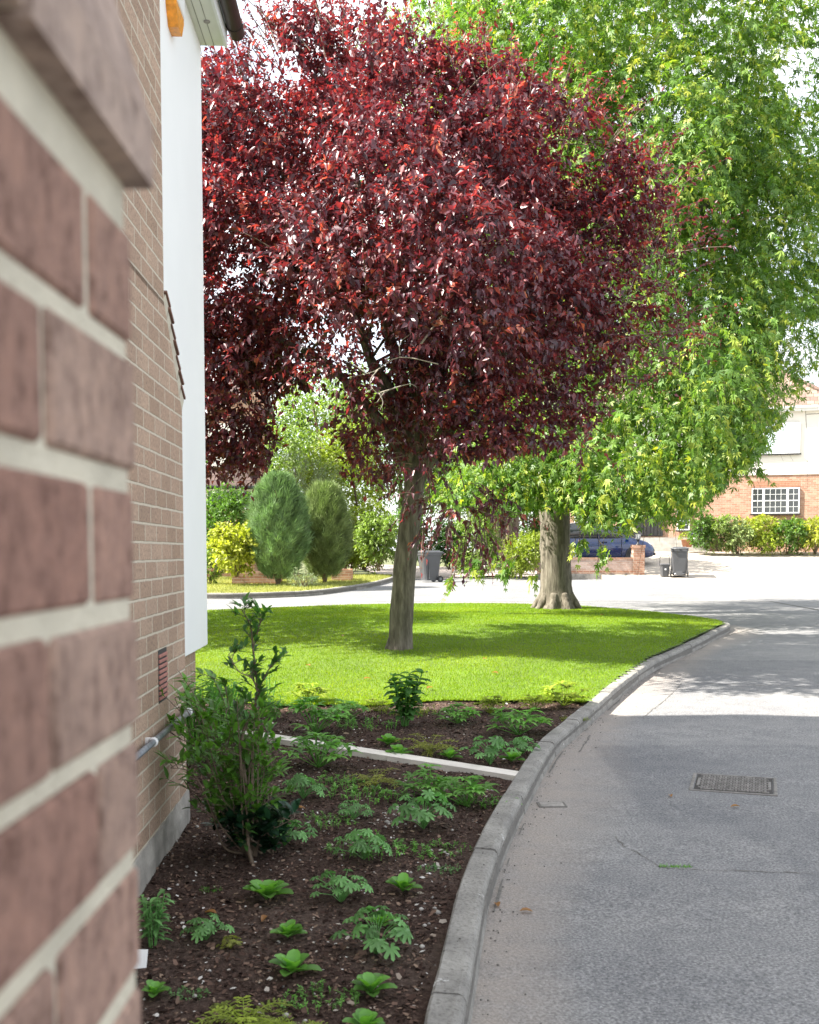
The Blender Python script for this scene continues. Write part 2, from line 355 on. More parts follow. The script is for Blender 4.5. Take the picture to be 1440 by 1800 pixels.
b.inputs['Roughness'].default_value = .95; b.inputs['Specular IOR Level'].default_value = .15; M['chip'] = m
M['turf'] = plain('turf', (.10, .16, .016), .95, var=.3, vs=1.6, bmp=.6, bscale=80); M['dryturf'] = plain('dry_turf', (.36, .36, .14), .95, var=.25, vs=1.2, bmp=.4, bscale=60)
M['gravel'] = plain('driveway_gravel', (.40, .35, .29), .95, var=.25, vs=22, bmp=.6, bscale=60); M['paving'] = plain('pink_paving', (.42, .35, .32), .95, var=.15, vs=5)
M['stonewall'] = plain('stone_steps', (.34, .32, .29), .95, var=.25, vs=6, bmp=.5, bscale=20); M['earth'] = plain('earth', (.12, .13, .05), .95)

# ------------------------------------------------------------------ ground sheets
kb = [(790, 2150), (822, 1850), (832, 1790), (845, 1700), (862, 1600), (890, 1510), (925, 1430), (975, 1335), (1010, 1300), (1057, 1257), (1083, 1233), (1125, 1198), (1160, 1175), (1202, 1155), (1240, 1135), (1268, 1119)]
kp = [onground(*p).to_2d() for p in kb]
kp += [Vector(p) for p in ((4.95, 16.6), (5.0, 17.4), (4.75, 18.4), (4.25, 19.6), (3.45, 20.9), (2.4, 21.7), (1.0, 21.9), (-.8, 21.5), (-2.4, 20.7), (-4.0, 19.6), (-6.5, 18.0), (-9, 16.8))]
def smooth_path(pts, n=8):
    out = []
    for i in range(len(pts) - 1):
        p0, p1, p2, p3 = pts[max(i - 1, 0)], pts[i], pts[i + 1], pts[min(i + 2, len(pts) - 1)]
        for k in range(n):
            t = k / n; out.append(.5 * ((2 * p1) + (p2 - p0) * t + (2 * p0 - 5 * p1 + 4 * p2 - p3) * t * t + (3 * p1 - p0 - 3 * p2 + p3) * t ** 3))
    out.append(pts[-1]); return out
def resample(pts, step):
    out = [pts[0].copy()]; acc = 0
    for a, b_ in zip(pts, pts[1:]):
        l = (b_ - a).length
        while l > 0 and acc + l >= step:
            a = a + (b_ - a) * ((step - acc) / l); out.append(a.copy()); l = (b_ - a).length; acc = 0
        acc += l
    return out
KP = resample(smooth_path(kp), .1)
def offs(P, d):
    out = []
    for i, p in enumerate(P):
        t = (P[min(i + 1, len(P) - 1)] - P[max(i - 1, 0)]).normalized(); out.append(p + Vector((-t.y, t.x)) * d)
    return out
def kerb(P, name, unit=9, hgt=.100, w=.118):
    mb = MB(); prof = [(0, -.05), (.004, .0), (.016, hgt * .82), (.026, hgt * .96), (.04, hgt), (w - .008, hgt + .002), (w, hgt - .006), (w, -.05)]
    i = 0
    while i < len(P) - 1:
        u = unit + random.choice((-3, 0, 0, 1)); j = min(i + u, len(P) - 1)
        seg = [p.copy() for p in P[i:j + 1]]
        if len(seg) < 2: break
        d0 = (seg[1] - seg[0]).normalized() * .006; seg[0] += d0; d1 = (seg[-1] - seg[-2]).normalized() * .006; seg[-1] -= d1
        dz = random.uniform(-.004, .004); dx = random.uniform(-.003, .003); n = len(prof); vs = []
        OF = [offs(seg, o + dx) for o, _ in prof]
        for k in range(len(seg)):
            for q, (o, z) in enumerate(prof):
                p = OF[q][k]; vs.append((p.x + random.gauss(0, .0006), p.y, g(p.y) + z + dz + random.gauss(0, .0008)))
        fs = [(k * n + q, k * n + (q + 1) % n, (k + 1) * n + (q + 1) % n, (k + 1) * n + q) for k in range(len(seg) - 1) for q in range(n)]
        fs += [tuple(range(n)), tuple(range((len(seg) - 1) * n, len(seg) * n))[::-1]]
        mb.add(vs, fs, 0); i = j
    # joint mortar
    q1, q2 = offs(P, .008), offs(P, w - .012); vs = []; fs = []
    for k in range(len(P)):
        a, c_ = q1[k], q2[k]; vs += [(a.x, a.y, g(a.y) - .05), (a.x, a.y, g(a.y) + hgt - .035), (c_.x, c_.y, g(c_.y) + hgt - .022), (c_.x, c_.y, g(c_.y) - .05)]
    for k in range(len(P) - 1):
        for q in range(3): fs.append((k * 4 + q, k * 4 + q + 1, k * 4 + q + 5, k * 4 + q + 4))
    mb.add(vs, fs, 1)
    return tag(mb.build(name, [M['kerb'], M['crack']]), kind='structure')
kerb(KP, 'kerb')
inner = offs(KP, .06)
def inside(poly, X, Y):
    c = np.zeros(X.shape, bool); n = len(poly)
    for i in range(n):
        x0, y0 = poly[i]; x1, y1 = poly[(i + 1) % n]
        if y0 == y1: continue
        m_ = ((y0 > Y) != (y1 > Y)) & (X < (x1 - x0) * (Y - y0) / (y1 - y0) + x0); c ^= m_
    return c
def vnoise(X, Y, s, seed=0):
    r = np.random.default_rng(seed); out = 0
    for k in range(5):
        a = r.uniform(0, 6.28, 2); f_ = s * (1.7 ** k); out = out + np.sin(X * f_ * math.cos(a[0]) + Y * f_ * math.sin(a[0]) + a[1]) * np.sin(Y * f_ * math.cos(a[0] + 1) - X * f_ * math.sin(a[0] + 1) + 2 * a[1]) / (1.5 ** k)
    return out / 2.6
island = [tuple(p) for p in inner] + [(-9, 2), (-1.6, 1.2), (-.4, 1.2)]
def BY(x): return 8.75 + .12 * np.sin(x * 2.3) + .05 * np.sin(x * 7)     # bed / lawn boundary
def height(X, Y):
    G = SL * np.minimum(Y, 60)
    m_ = .10 * np.exp(-((X - .6) ** 2 / 14 + (Y - 15.5) ** 2 / 16))
    return G + .088 + m_ * (Y > 8)
def grid(name, poly, x0, x1, y0, y1, st, hf, mat, cond=None, attrs=None):
    xs = np.arange(x0, x1 + st, st); ys = np.arange(y0, y1 + st, st); X, Y = np.meshgrid(xs, ys)
    ok = inside(poly, X, Y) if poly else np.ones(X.shape, bool)
    if cond is not None: ok &= cond(X, Y)
    Z = hf(X, Y); nx = len(xs)
    cell = ok[:-1, :-1] & ok[1:, :-1] & ok[:-1, 1:] & ok[1:, 1:]
    j, i = np.nonzero(cell); a = j * nx + i
    me = bpy.data.meshes.new(name); V = np.stack([X, Y, Z], -1).reshape(-1, 3)
    used = np.unique(np.concatenate([a, a + 1, a + nx, a + nx + 1])); remap = -np.ones(len(V), int); remap[used] = np.arange(len(used))
    me.from_pydata(V[used].tolist(), [], remap[np.stack([a, a + 1, a + nx + 1, a + nx], -1)].tolist())
    me.polygons.foreach_set('use_smooth', [True] * len(me.polygons)); me.materials.append(mat)
    for nm, fn in (attrs or {}).items():
        at_ = me.attributes.new(nm, 'FLOAT', 'POINT'); at_.data.foreach_set('value', fn(V[used][:, 0], V[used][:, 1]).astype(np.float32))
    return tag(link(me, name), kind='structure')
def bedh(X, Y):
    k = .018 * vnoise(X, Y, 7, 3) + .008 * vnoise(X, Y, 25, 5)
    return height(X, Y) + k * .8 - .012 - .012
grid('bed', island, -2.4, 2.2, 1.2, 9.1, .04, bedh, M['soil'], lambda X, Y: Y < BY(X) + .1)
grid('lawn', island, -9, 5.2, 8.5, 22, .07, lambda X, Y: height(X, Y) + .012 * vnoise(X, Y, 2, 8), M['turf'], lambda X, Y: Y > BY(X))
big = MB(); big.add([(-300, -20, g(-20) - .05), (300, -20, g(-20) - .05), (300, 60, g(60) - .05), (-300, 60, g(60) - .05), (-300, 800, g(60) - .05), (300, 800, g(60) - .05)], [(0, 1, 2, 3), (3, 2, 5, 4)])
tag(big.build('ground', M['earth']), kind='structure')
# road with silt along the gutter and a darker relaid patch
KN = np.array([(p.x, p.y) for p in KP[::3]])
def silt(x, y):
    d = np.full(x.shape, 9.0)
    for a in KN: d = np.minimum(d, np.hypot(x - a[0], y - a[1]))
    return np.clip(1.0 - (d - .12) / (.34 + .12 * np.sin(y * 1.3)), 0, 1) * .9
def patch(x, y):
    w = .03 * np.sin(y * 3)
    return (((x > 1.62 + w) & (y < 5.35)) | ((y > 9.9) & (y < 12.6) & (x > 1.9)) | ((x > 1.0) & (y < 7.4) & (y > 5.35) & (x > 1.25 + w))).astype(float) * .75
rs = grid('road', None, -1.0, 8, 1.5, 24, .06, lambda X, Y: SL * Y + 0 * X, M['asphalt'], None, {'silt': silt, 'patch': patch})
rb = MB()
def sheet(mb, x0, y0, x1, y1, mi=0, h=0):
    mb.add([(x0, y0, SL * y0 + h), (x1, y0, SL * y0 + h), (x1, y1, SL * y1 + h), (x0, y1, SL * y1 + h)], [(0, 1, 2, 3)], mi)
for bx in ((-30, -20, -1.0, 38), (-1.0, -20, 8.06, 1.5), (-1.0, 24.06, 8.06, 38), (8.06, -20, 40, 38)): sheet(rb, *bx)
tag(rb.build('road', M['asphalt']), kind='structure')
# cracks and seams in the road surface, gutter grit
ck = MB()
def crack(pts, w=.008):
    P = [onground(*p).to_2d() for p in pts]; P = resample(smooth_path(P, 6), .03); P = [p + Vector((random.gauss(0, .004), random.gauss(0, .004))) for p in P]
    a, b_ = offs(P, w), offs(P, -w); vs = []
    for i in range(len(P)):
        k = random.uniform(.1, 1)
        q0 = P[i] + (a[i] - P[i]) * k; q1 = P[i] + (b_[i] - P[i]) * k
        vs += [(q0.x, q0.y, SL * q0.y + .003), (q1.x, q1.y, SL * q1.y + .003)]
    ck.add(vs, [(2 * i, 2 * i + 1, 2 * i + 3, 2 * i + 2) for i in range(len(P) - 1)], 0)
crack([(1110, 1494), (1140, 1510), (1170, 1526), (1260, 1530), (1440, 1536)], .0045); crack([(1018, 1322), (1030, 1305), (1038, 1292)], .009)
crack([(1130, 1262), (1150, 1245), (1172, 1228), (1200, 1200)], .006); crack([(1225, 1202), (1320, 1204), (1440, 1208)], .008)
crack([(1275, 1118), (1300, 1112), (1350, 1100), (1440, 1100)], .015); crack([(1100, 1490), (1080, 1470)], .005); 
P_ = offs(KP, -.012); P2_ = offs(KP, -.022)
for i in range(10, 150):
    k = 1.3 * (math.sin(i * .37) * math.sin(i * .11) + .3 * math.sin(i * 1.3))
    if k < .25: continue
    a, b_ = P_[i] + (P2_[i] - P_[i]) * 0, P_[i] + (P2_[i] - P_[i]) * k; a2, b2 = P_[i + 1], P_[i + 1] + (P2_[i + 1] - P_[i + 1]) * k
    ck.add([(q.x, q.y, SL * q.y + .004) for q in (a, b_, b2, a2)], [(0, 1, 2, 3)])
tag(ck.build('road_cracks', M['crack']), kind='structure')

# mulch chips + pebbles
n = 120000; x = rng.uniform(-1.7, 1.9, n); y = 2.1 + 7 * rng.random(n) ** 1.35; ok = inside([tuple(p) for p in offs(KP, .15)] + [(-9, 2), (-1.6, 1.2), (-.4, 1.2)], x, y) & (y < BY(x) + .03); x, y = x[ok], y[ok]
P = np.stack([x, y, bedh(x, y) + .004], -1); A = rv(len(P)); A[:, 2] *= .3; Nn = rv(len(P)) * .45 + np.array([0, 0, 1]); lv = Leaves()
chip = (np.array([(0, .1, 0), (.3, .35, .12), (1, .2, .05), (.9, -.2, -.05), (.2, -.3, .0)]), [(0, 1, 2, 3), (0, 3, 4, 4)][:1] + [(0, 3, 4)])
lv.add(chip, P, A, Nn, rng.gamma(3, .0036, len(P)), rng.random(len(P)) ** 1.3)
tag(lv.build('mulch', M['chip']), 'dark bark mulch flecked with pale chips covering the planting bed', 'mulch', kind='stuff')
pb = MB()
for k in range(110):
    px, py = random.choice([(random.uniform(300, 840), random.uniform(1420, 1790)), (random.uniform(670, 730), random.uniform(1410, 1450)), (random.uniform(740, 830), random.uniform(1480, 1760))])
    p = onground(px, py, .08)
    if not inside([tuple(q) for q in offs(KP, .17)] + [(-9, 2), (-1.6, 1.2), (-.4, 1.2)], np.array([p.x]), np.array([p.y]))[0]: continue
    r = random.uniform(.003, .011) * (1.7 if random.random() < .08 else 1); z = float(bedh(np.array([p.x]), np.array([p.y]))[0])
    pb.lathe((p.x, p.y, z - .1 * r), [(.1 * r, -.2 * r), (r, .1 * r), (.8 * r, .7 * r), (.25 * r, 1.0 * r)], 6)
tag(pb.build('pebbles', plain('flint', (.36, .335, .30), .8, var=.35, vs=15)), 'small pale flint pebbles scattered over the dark mulch', 'pebbles', kind='stuff')
gb = MB()
for k in range(420):
    i = random.randrange(3, 120); q = KP[i] + Vector((random.gauss(.05, .09), random.gauss(-.02, .05)))
    if random.random() < .5: q = KP[i] + (P2_[i] - KP[i]) * random.uniform(.3, 2.2)
    onk = (q - KP[i]).dot((inner[i] - KP[i]).normalized()); 
    if -.005 < onk < .045: continue
    z = g(q.y) + (.105 if onk > 0 else 0.002); r = random.uniform(.0015, .005)
    if onk > .14: continue
    gb.lathe((q.x, q.y, z), [(.3 * r, -.1 * r), (r, .2 * r), (.5 * r, .9 * r)], 5)
tag(gb.build('grit', M['crack']), 'dark soil crumbs and grit spilled along the kerb and gutter', 'grit', kind='stuff')

# lawn blades
def blades(name, N_, region, hfun, mat, label, h0, w0, xr, yr, ypow=1.6, tintf=None):
    n = N_; x = rng.uniform(*xr, n); y = yr[0] + (yr[1] - yr[0]) * rng.random(n) ** ypow; ok = region(x, y); x, y = x[ok], y[ok]
    P = np.stack([x, y, hfun(x, y) - .004], -1); A = rng.normal(size=(len(P), 3)) * .38 + np.array([0, 0, 1]); Nn = rv(len(P))
    t = (np.array([(0, -.5, 0), (0, .5, 0), (.6, .32, .08), (1, 0, .3)]) * np.array([1, w0 / h0, 1]), [(0, 1, 2, 3)])
    tn = np.clip(.5 + .22 * vnoise(x, y, 1.3, 4) + rng.normal(0, .10, len(P)), 0, 1)
    l_ = Leaves(); l_.add(t, P, A, Nn, h0 * rng.uniform(.6, 1.3, len(P)) * (1 + (y - yr[0]) * .02), tn)
    return tag(l_.build(name, mat), label, 'grass', kind='stuff')
lawnpoly = [tuple(p) for p in offs(KP, .13)] + [(-9, 2), (-1.6, 1.2)]
blades('lawn_grass', 480000, lambda x, y: inside(lawnpoly, x, y) & (y > BY(x) - .02), lambda x, y: height(x, y) + .012 * vnoise(x, y, 2, 8), M['grass'], 'short mown green grass of the lawn around the two trees',   .021, .0055, (-4.6, 5.1), (8.6, 21.9), 1.5)

# ------------------------------------------------------------------ near garden wall (out of focus, at arm's length)
def shell_mat(name, stops, sc=40, bmp=.6):
    m, nt, b, N, L = newmat(name); co = coords(nt)
    at = N('ShaderNodeAttribute'); at.attribute_name = 'tint'
    c = ramp(nt, at.outputs['Fac'], stops)
    c = mixc(nt, .75, c, ramp(nt, noise(nt, coords(nt, (1, 1, .7)), sc, 6, .65), [(.34, (.42, .36, .34)), (.47, (.94, .94, .94)), (.62, (1.28, 1.25, 1.2))]), 'MULTIPLY')
    c = mixc(nt, .5, c, ramp(nt, noise(nt, co, 9, 3), [(.35, (.75, .72, .72)), (.65, (1.2, 1.2, 1.2))]), 'MULTIPLY')
    L(c, b.inputs['Base Color']); b.inputs['Roughness'].default_value = .92; b.inputs['Specular IOR Level'].default_value = .2
    L(bump(nt, noise(nt, co, 70, 6, .7), bmp, .008), b.inputs['Normal']); return m
M['brick_near'] = shell_mat('near_brick', [(0, (.23, .125, .098)), (.5, (.29, .172, .135)), (.8, (.325, .205, .162)), (1, (.36, .255, .205))], 85, .9)
M['coping_brick'] = shell_mat('coping_brick', [(0, (.24, .18, .15)), (.5, (.33, .25, .21)), (1, (.40, .31, .26))], 60)
gw = empty('garden_wall', (-.25, .2, 0), 0, 'close blurred reddish brown brick wall with thick cream mortar at the near edge of the view', 'wall')
WX, WY, WT = -.1635, .648, .215
def bricks(mb, tints, z0, z1, rows_joints, proud=.0015):
    pass
def wall_bricks():
    mb = MB(); tn = []
    zc0 = CZ - .0335; ch = .075; j = .0118      # a bed joint sits just under the horizon
    k0 = -int(zc0 / ch) - 1
    for k in range(k0, 3):
        zb, zt = zc0 + k * ch + j / 2, zc0 + (k + 1) * ch - j / 2
        y = WY; odd = k % 2
        lens = [.150 if odd else .078] + [.2025] * 9
        for i, l in enumerate(lens):
            y0 = y - l
            o = random.uniform(-.0015, .0015)
            mb.box((WX - .10, y0 + .0, zb + random.uniform(-.001, .001)), (WX + o, y - .0, zt + random.uniform(-.001, .001)), 0, .003); 
            t = random.uniform(.2, .85) if i else random.uniform(.6, 1)
            tn += [t] * 24; y = y0 - j
        # far end face bricks (facing +Y) behind the corner
        x = WX - .10 - j
        while x > WX - WT:
            x0 = max(x - .10, WX - WT); mb.box((x0, WY - .1, zb), (x, WY, zt), 0, .003); tn += [random.random()] * 24; x = x0 - j
    return mb, tn
def attach_tint(o, tn):
    at_ = o.data.attributes.new('tint', 'FLOAT', 'POINT'); at_.data.foreach_set('value', np.array(tn, np.float32))
mb, tn = wall_bricks(); o = mb.build('bricks', M['brick_near'], gw); attach_tint(o, tn)
mb = MB(); mb.box((WX - WT + .004, -1.5, -.2), (WX - .0035, WY - .004, CZ + .22)); mb.build('mortar', M['mortar_near'], gw)
mb = MB(); tn = []; zc = CZ + .2135
y = WY + .004; i = 0
while y > -1.3:
    l = .1025 * (2 if i % 2 == 0 else 1); y0 = y - l
    xo = WX + .0125
    mb.prism([(y0, zc), (y, zc), (y - .0, zc + .035), (y0, zc + .035)], 0, WX - WT - .012, xo, 0); tn += [.55 + .3 * random.random()] * 8
    mb.add([(xo, y0, zc + .035), (xo, y, zc + .035), (xo - .045, y - .012, zc + .20), (xo - .045, y0, zc + .20), (WX - WT - .012, y0, zc + .035), (WX - WT - .012, y, zc + .035), (xo - .14, y - .012, zc + .20), (xo - .14, y0, zc + .20)],
           [(0, 1, 2, 3), (4, 5, 6, 7), (1, 5, 6, 2), (0, 4, 7, 3), (3, 2, 6, 7)], 0); tn += [.35 + .3 * random.random()] * 8
    y = y0 - .010; i += 1
o = mb.build('coping', M['coping_brick'], gw); attach_tint(o, tn)
mb = MB(); mb.box((WX - WT, -1.3, zc + .004), (WX + .006, WY, zc + .033)); mb.prism([(WX - WT, zc + .033), (WX + .006, zc + .033), (WX - .036, zc + .19), (WX - WT + .1, zc + .19)], 1, -1.3, WY - .02); mb.build('coping_joint', M['mortar_near'], gw)

# ------------------------------------------------------------------ the house beside the bed
HA = math.atan(.032); HO = Vector((-1.08, 5.18, 0)); nh = empty('brick_house', HO, HA, 'tall house with textured brown brick chimney breast and smooth white cladding beside the planting bed', 'house')
HM = (Matrix.Translation(HO) @ Matrix.Rotation(HA, 4, 'Z')); HMi = HM.inverted()
def hz(px, py, y_local, x_local=0):
    w = HM @ Vector((x_local, y_local, 0)); return atY(px, py, w.y).z
zs0, zs1 = hz(310, 722, 0), hz(293, 530, -.41)
ch = MB()
ch.prism([(-1.9, -.3), (0, -.3), (0, zs0), (-.41, zs1), (-1.5, zs1), (-1.9, zs0)], 0, -.5, 0, 0)
ch.box((-.495, -1.5, zs1 - .02), (-.0, -.41, 7.5), 0)
cho = ch.build('chimney', [M['brick_house_x']], nh, True)
# end faces of the chimney use the other brick axis
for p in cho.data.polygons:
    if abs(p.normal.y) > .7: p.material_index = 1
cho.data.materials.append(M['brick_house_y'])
tl = MB(); dy, dz = -.41, zs1 - zs0; Lh = math.hypot(dy, dz); uy, uz = dy / Lh, dz / Lh; nt_ = 7
for k in range(nt_):
    a, b_ = (k - .12) / nt_ * Lh, (k + 1.05) / nt_ * Lh; h0, h1 = .115, .082
    P4 = [(uy * a - uz * -h0, zs0 + uz * a - uy * h0), (uy * b_ + uz * h1, zs0 + uz * b_ - uy * h1), (uy * b_, zs0 + uz * b_), (uy * a, zs0 + uz * a)]
    P4 = [(uy * a + uz * h0, zs0 + uz * a - uy * h0), (uy * b_ + uz * h1, zs0 + uz * b_ - uy * h1), (uy * b_ + uz * (h1 - .012), zs0 + uz * b_ - uy * (h1 - .012)), (uy * a + uz * (h0 - .014), zs0 + uz * a - uy * (h0 - .014))]
    tl.prism(P4, 0, -.46, .004 + .004 * (k % 2), 0)
    tl.prism([(uy * a + uz * (h0 - .018), zs0 + uz * a - uy * (h0 - .018)), (uy * b_ * .98 + uz * (h1 - .012), zs0 + uz * b_ * .98 - uy * (h1 - .012)), (uy * b_, zs0 + uz * b_), (uy * a, zs0 + uz * a)], 0, -.45, -.003, 1)
t_o = tl.build('shoulder_tiles', [M['tile'], M['mortar']], nh, True)
D2 = 2.62
ztop = hz(350, 80, D2, -.296)
ma = MB(); ma.box((-7, -6, -.3), (-.385, D2, ztop)); o = ma.build('wall', [M['brick_house_x'], M['brick_house_y']], nh, True)
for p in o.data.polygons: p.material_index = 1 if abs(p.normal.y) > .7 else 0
zb2 = hz(364, 1133, D2, -.296)
cl = MB(); cl.box((-.384, -6, zb2), (-.296, D2 + .001, ztop - .002), 0, .004); cl.build('cladding', M['render'], nh, True)
pl = MB(); pts = [(-.05, -.2), (.012, -.2), (.012, .14), (.004, .21), (-.05, .22)]
nn = 24
vs = []; 
for i in range(nn + 1):
    yy = -1.92 + (1.955) * i / nn
    for k, (x_, z_) in enumerate(pts):
        vs.append((x_ + random.uniform(-.003, .004) + (.02 * max(0, 1 - i / nn * 3) if k in (1,) else 0), yy, z_ + g(HO.y + yy) + (random.uniform(-.006, .006) if k > 1 else 0)))
pl.add(vs, [(i * 5 + k, i * 5 + (k + 1) % 5, (i + 1) * 5 + (k + 1) % 5, (i + 1) * 5 + k) for i in range(nn) for k in range(5)] + [tuple(range(5)), tuple(range(nn * 5, nn * 5 + 5))], 0)
pl.box((-.5, -.0, -.2), (.004, .022, .28)); pl.build('plinth', M['plinth'], nh, True)
sf = MB(); xs_ = HMi @ atY(395, 83, (HM @ Vector((-.17, D2, 0))).y); XE = xs_.x
sf.box((-.60, -6, ztop), (XE, D2 + .002, ztop + .02), 0)
for q in (-.26, -.205): sf.box((q, -6, ztop - .0035), (q + .004, D2, ztop + .001), 1)
for yy in (D2 - .35, D2 - 1.2): sf.lathe((XE - .07, yy, ztop - .006), [(.0, 0), (.022, 0), (.022, .008)], 12, 1)
sf.build('soffit', [M['soffit'], M['stonewall']], nh, True)
fa = MB(); fa.box((XE, -6, ztop - .012), (XE + .018, D2 + .006, ztop + .19)); fa.build('fascia', M['pvc'], nh, True)
gu = MB(); gx, gz, gr = XE + .078, ztop + .115, .056
prof = [(gx + gr * math.cos(a), gz + gr * math.sin(a)) for a in [math.pi + math.pi * k / 10 for k in range(11)]]
prof += [(gx + (gr - .006) * math.cos(a), gz + (gr - .006) * math.sin(a)) for a in [2 * math.pi - math.pi * k / 10 for k in range(11)]]
gu.prism(prof, 1, -6, D2 + .05)
gu.prism([(gx + gr * math.cos(a), gz + gr * math.sin(a)) for a in [math.pi + math.pi * k / 10 for k in range(11)]], 1, D2 + .05, D2 + .062)
for yy in (D2 - .05, D2 - .75, D2 - 1.5):
    gu.prism([(gx + (gr + .006) * math.cos(a), gz + (gr + .006) * math.sin(a)) for a in [math.pi + math.pi * k / 10 for k in range(11)]], 1, yy - .035, yy)
    gu.box((gx - gr - .02, yy - .03, gz - .02), (gx - gr + .01, yy - .006, gz + .03))
gu.build('gutter', M['gutter'], nh, True)
rf = MB(); pit = math.tan(R(35)); rx = -3.7; ze = ztop + .14
def rz_(x): return ze + (gx + .0 - x) * pit if x > rx else ze + (gx - rx) * pit - (rx - x) * pit
prf = [(gx, ze), (rx, rz_(rx)), (-7.4, rz_(-7.4)), (-7.4, rz_(-7.4) + .09), (rx, rz_(rx) + .10), (gx, ze + .075)]
rf.prism(prf, 1, -6.2, D2 + .10); rf.build('roof', M['roof_dark'], nh, True)
gbm = MB(); gbm.prism([(XE, ztop + .015), (rx, rz_(rx) - .01), (-7, rz_(-7) - .01), (-7, ztop + .015)], 1, D2 - .1, D2 - .002); gbm.build('gable', M['render'], nh, True)
# air brick, overflow pipe, alarm box, all fixed to the wall
ab = MB(); c0 = HMi @ atY(276, 1166, 4.55); yq0 = -.60; 
def hy(px):  # local y on the chimney face for a picture column
    lo, hi = -3.0, .5
    for _ in range(40):
        mid = (lo + hi) / 2; w = HM @ Vector((0, mid, 0)); X = 720 + F * w.x / w.y
        if X < px: lo = mid
        else: hi = mid
    return lo
ya, yb = hy(276), hy(291); za = hz(283, 1232, (ya + yb) / 2); zc_ = hz(283, 1140, (ya + yb) / 2)
ab.box((-.02, ya, za), (.001, yb, zc_), 1)
n_ = 9
for k in range(n_):
    z_ = za + .012 + (zc_ - za - .024) * k / n_; ab.box((-.01, ya + .006, z_), (.007, yb - .006, z_ + (zc_ - za) / n_ * .55), 0, .002)
ab.build('air_brick', [M['airbrick'], M['ironpit']], nh, True)
pi = MB(); y1, y0_ = hy(319), hy(252); zp = hz(319, 1250, y1)
pi.tube([(.030, y0_ - .6, zp), (.030, y1 + .03, zp)], .014, 10); pi.tube([(.030, y1 + .03, zp), (.036, y1 + .05, zp - .002)], .0165, 10)
pipe_o = pi.build('overflow_pipe', M['pipe'], nh, True)
for yy in (y1 - .03, y0_ + .0, (y0_ + y1) / 2 - .9):
    cp = MB(); cp.tube([(.030, yy - .008, zp), (.030, yy + .008, zp)], .020, 10); cp.box((0, yy - .008, zp - .008), (.02, yy + .008, zp + .018)); cp.build('pipe_clip', M['pvc'], pipe_o, False) if False else None
    o = cp.build('pipe_clip', M['pvc'], nh, True)
# alarm box on the cladding
al = MB(); wy = -.296
def cy(px):
    lo, hi = -2.0, 2.7
    for _ in range(40):
        mid = (lo + hi) / 2; w = HM @ Vector((-.25, mid, 0)); X = 720 + F * w.x / w.y
        if X < px: lo = mid
        else: hi = mid
    return lo
yA = cy(325); zA = hz(322, 56, yA, -.28); 
al.prism([(yA - .13, zA + .10), (yA - .06, zA), (yA + .06, zA), (yA + .13, zA + .10), (yA + .13, zA + .13), (yA - .13, zA + .13)], 0, -.296, -.235, 0)
ao = al.build('alarm_box', M['orange'], nh, True)
a2 = MB(); a2.box((-.295, yA - .13, zA + .131), (-.228, yA + .13, zA + .36), 0, .006); a2.build('alarm_cover', M['pvc'], nh, True)

# ------------------------------------------------------------------ pavement pieces and small road things
kp0 = onground(905, 1366, .09); kl = onground(470, 1298, .09)
dirv = Vector((kl.x - kp0.x, kl.y - kp0.y)).normalized(); nv = Vector((dirv.y, -dirv.x)) 
if nv.y < 0: nv = -nv
es = MB(); Lt = (Vector((kl.x, kl.y)) - Vector((kp0.x, kp0.y))).length + .45; p0 = Vector((kp0.x, kp0.y)); acc = 0
for ln in (.92, .91, .9, .92):
    if acc > Lt: break
    a, b_ = p0 + dirv * acc, p0 + dirv * min(acc + ln, Lt); acc += ln + .003
    zz = .098; q = []
    for (P3, w_) in ((a, 0), (a, .115), (b_, .115), (b_, 0)):
        pp = P3 + nv * w_; q.append(pp)
    vs = [(p.x, p.y, g(p.y) + .02) for p in q] + [(p.x, p.y, g(p.y) + zz) for p in q]
    es.add(vs, [(0, 1, 2, 3), (4, 5, 6, 7), (0, 1, 5, 4), (1, 2, 6, 5), (2, 3, 7, 6), (3, 0, 4, 7)])
tag(es.build('edging_stone', M['slab']), 'long pale stone edging strip crossing the planting bed and ending at the kerb', 'edging')

def manhole():
    c = onground(1290, 1379); w, d = .44, .42; a = R(-18)
    t = empty('manhole_cover', (c.x, c.y, g(c.y)), a, 'worn rectangular cast iron cover with raised bars set in the shaded road', 'manhole cover')
    sl = lambda x, y, z: (x, y, z + SL * y)
    fr = MB()
    for (x0, y0, x1, y1) in ((-w / 2 - .02, -d / 2 - .02, w / 2 + .02, -d / 2), (-w / 2 - .02, d / 2, w / 2 + .02, d / 2 + .02), (-w / 2 - .02, -d / 2, -w / 2, d / 2), (w / 2, -d / 2, w / 2 + .02, d / 2)):
        fr.box((x0, y0, -.02), (x1, y1, .006), 0, .002)
    fr.v = [sl(*v) for v in fr.v]; fr.build('frame', M['iron'], t, True)
    li = MB(); li.box((-w / 2 + .006, -d / 2 + .006, -.02), (w / 2 - .006, d / 2 - .006, .003), 1)
    nx, ny = 12, 12
    for i in range(nx):
        for j in range(ny):
            x = -w / 2 + .03 + (w - .06) * (i + .5) / nx; y = -d / 2 + .02 + (d - .04) * (j + .5) / ny
            if (i + j) % 2: li.box((x - .021, y - .007, .001), (x + .021, y + .007, .0085), 0, .002)
            else: li.box((x - .006, y - .013, .001), (x + .006, y + .013, .0085), 0, .002)
    for s in (-1, 1): li.box((s * (w / 2 - .022) - .008, -.1, .001), (s * (w / 2 - .022) + .008, .1, .007), 0, .002)
    li.v = [sl(*v) for v in li.v]; li.build('lid', [M['iron'], M['ironpit']], t, True)
manhole()
